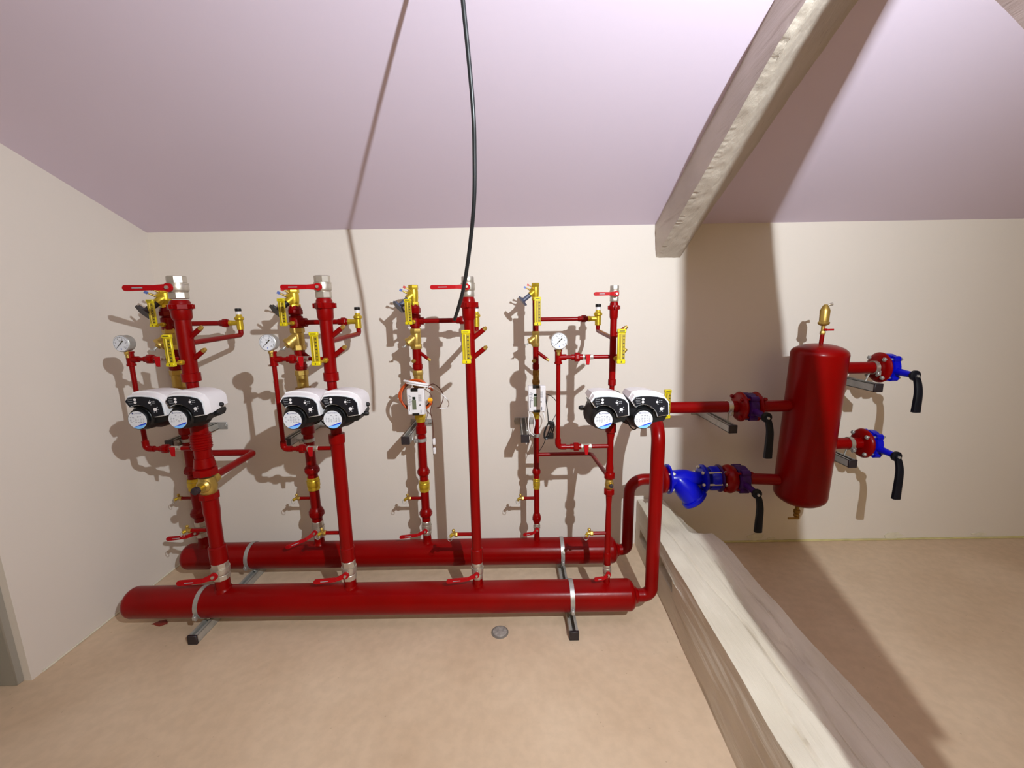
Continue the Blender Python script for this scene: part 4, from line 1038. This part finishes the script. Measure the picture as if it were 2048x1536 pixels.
# ------------------------------------------------------------------ meter wiring
def wire(pts, r, name, m_, label, cat='wire', n=7):
    return tag(MB().tube(catmull(pts, n), r, 7).build(name, m_), label, cat)
X, Y = XRt[2], YK; yb = Y-.075
zc_ = zat(790, X, Y)
co = thing('cable_coil', (X, Y-.04, zc_), 'coil of orange cable wound behind the heat meter of the third return pipe', 'cable')
for j, (rx, rz, dy) in enumerate(((.088, .076, -.030), (.080, .084, -.036), (.094, .070, -.024), (.074, .070, -.041))):
    p = [(X-.005+rx*math.cos(a), Y+dy-.01*math.sin(a*2), zc_+.004+rz*math.sin(a)) for a in [math.radians(q) for q in range(20+8*j, 330, 15)]]
    MB().tube(p, .0058 if j < 3 else .003, 8).build('cable_turn', ORNG if j < 3 else BROWN, co)
p = [(X-.058+.12*i/12, yb+.01-.03*math.sin(math.pi*i/12), zc_+.088-.022*(i/12)**2) for i in range(13)]
wl = thing('white_sensor_lead', (X, yb, zc_+.06), 'white sensor leads looped over the heat meter of the third return pipe', 'wire')
MB().tube(p, .0062, 8).build('lead', WIREW, wl); MB().tube([V(q)+V((.012, -.004, -.012)) for q in p], .0038, 8).build('lead', WIREW, wl)
MB().tube(catmull([(X+.06, yb, zc_+.066), (X+.10, yb-.005, zc_+.045), (X+.145, yb, zc_+.005), (X+.165, yb, zc_-.03), (X+.15, yb, zc_-.055), (X+.115, yb+.005, zc_-.058)], 6), .0024, 7).build('lead', WIREW, wl)
wire([(X+.052, yb, zc_+.05), (X+.09, yb-.005, zc_+.072), (X+.128, yb, zc_+.040), (X+.138, yb, zc_+.0), (X+.12, yb+.004, zc_-.045), (X+.10, yb+.01, zc_-.055)], .0022, 'brown_wire', BROWN, 'thin brown wire looped right of the heat meter of the third return pipe')
wire([(X+.045, yb+.005, zc_+.045), (X+.075, yb-.004, zc_+.02), (X+.082, yb, zc_-.02), (X+.070, yb, zc_-.07), (X+.078, yb, zc_-.14), (X+.072, yb+.01, zc_-.24), (X+.070, yb+.02, zc_-.31)], .0020, 'brown_wire', BROWN, 'thin brown wire hanging down beside the third return pipe')
q = V((X+.072, yb-.006, zc_-.010))
tg = thing('cable_tag', q, 'round orange cable tag beside the heat meter of the third return pipe', 'tag')
MB().lathe(q+V((0, .006, 0)), -EY, [(0, .011), (.002, .0125), (.012, .0125), (.014, .010)], 18).build('disc', TAGY, tg)
MB().box(q+V((0, -.0085, -.004)), (.022, .001, .003)).build('stripe', ORNG, tg)
for dz, nm in ((-.235, 'upper'), (-.285, 'lower')):
    MBs = MB().box((X+.078, yb+.01, zc_+dz), (.014, .010, .034), None, .002).build('wire_connector', WHITE)
    tag(MBs, f'{nm} white wire connector hanging beside the third return pipe', 'connector')
# rightmost meter
X = XRt[3]; zc_ = zat(790, X, Y)
co = thing('cable_coil', (X+.06, yb, zc_-.17), 'bundled black cable hanging right of the rightmost return pipe', 'cable')
c0 = V((X+.062, yb, zc_-.170))
for j in range(3):
    p = [c0+V(((.022-.006*j)*math.cos(a)-.004*j+.014*math.sin(a), .004*j-.004, .046*math.sin(a))) for a in [2*math.pi*i/20 for i in range(21)]]
    MB().tube(p, .0038, 7).build('cable_turn', CABLE, co)
MB().box(c0+V((.010, -.002, -.030)), (.026, .018, .030), None, .003).build('plug', BLACK, co)
MB().box(c0+V((.012, -.002, .028)), (.020, .016, .036), Matrix.Rotation(-.35, 3, 'Y'), .003).build('cable_tie', BLACK, co)
wire([(X+.044, yb+.004, zc_+.01), (X+.050, yb, zc_-.04), (X+.056, yb, zc_-.09), (X+.058, yb, zc_-.13)], .0026, 'black_wire', CABLE, 'black lead from the rightmost heat meter down to the bundled cable')
wire([(X+.044, yb+.004, zc_+.02), (X+.070, yb+.004, zc_+.010), (X+.098, yb+.03, zc_-.02), (X+.112, yb+.04, zc_-.06), (X+.098, yb+.02, zc_-.095), (X+.078, yb+.004, zc_-.125)], .0018, 'black_wire', CABLE, 'thin black wire arching from the rightmost heat meter to the gauge line')
wire([(X+.046, yb, zc_-.205), (X+.036, yb-.002, zc_-.24), (X+.022, yb+.02, zc_-.275), (X+.014, yb+.05, zc_-.30)], .0018, 'black_wire', CABLE, 'thin black wire trailing below the bundled cable to the rightmost return pipe')
wl = thing('white_sensor_lead', (X, yb, zc_-.1), 'white sensor leads curling below the rightmost heat meter', 'wire')
for pp in ([(X-.030, yb+.01, zc_-.06), (X-.020, yb, zc_-.09), (X-.012, yb, zc_-.13), (X-.020, yb, zc_-.18), (X-.010, yb+.02, zc_-.20)],
           [(X-.036, yb+.02, zc_-.08), (X-.044, yb+.01, zc_-.13), (X-.038, yb+.01, zc_-.18), (X-.016, yb+.02, zc_-.205)],
           [(X+.030, yb+.01, zc_-.06), (X+.036, yb, zc_-.09), (X+.040, yb, zc_-.12)]):
    MB().tube(catmull(pp, 6), .0026, 7).build('lead', WIREW, wl)
# thin black leads under the pumps
for k, (dx0, dx1) in ((1, (-.01, .095)), (3, (.03, .10))):
    x = XS[k]; zc2 = zat(839, x, -.868)
    wire([(x+dx0, -.79, zc2-.022), (x+(dx0+dx1)/2, -.80, zc2-.062), (x+dx1, -.79, zc2-.022), (x+dx1+.035, -.775, zc2+.0)], .0024, 'pump_cable', CABLE, f'thin black cable sagging under the twin pump of the {ORDN[k]} column')

# ------------------------------------------------------------------ floor bits
t = thing('drain_cover', (-.076, -.736, 0), 'round grey metal cap set in the floor before the front header', 'cap')
MB().lathe((-.076, -.736, -.002), EZ, [(0, .040), (.005, .040), (.007, .036)], 30).build('rim', mat('worn_grey_cap', (120, 112, 104), .6, .2, .2, 60, .5, 90), t)
MB().lathe((-.076, -.736, .003), EZ, [(0, .033), (.0035, .033), (.006, .024), (.004, .012), (.006, .006)], 26).build('plate', mat('grey_cap_plate', (158, 150, 142), .55, .2, .3, 90, .6, 120), t)
rr = random.Random(4)
b = MB(); poly = [(.045*math.cos(a)*rr.uniform(.5, 1.2), .022*math.sin(a)*rr.uniform(.5, 1.2)) for a in [2*math.pi*i/14 for i in range(14)]]
b.prism(poly, (-1.735, -.640, .0), EX, EY, V((0, 0, .006)), .7)
tag(b.build('paint_scrap', mat('dried_red_paint', (120, 30, 14), .6, 0, .3, 60, .5, 80)), 'crumpled scrap of dried red paint on the floor by the left wall', 'debris')
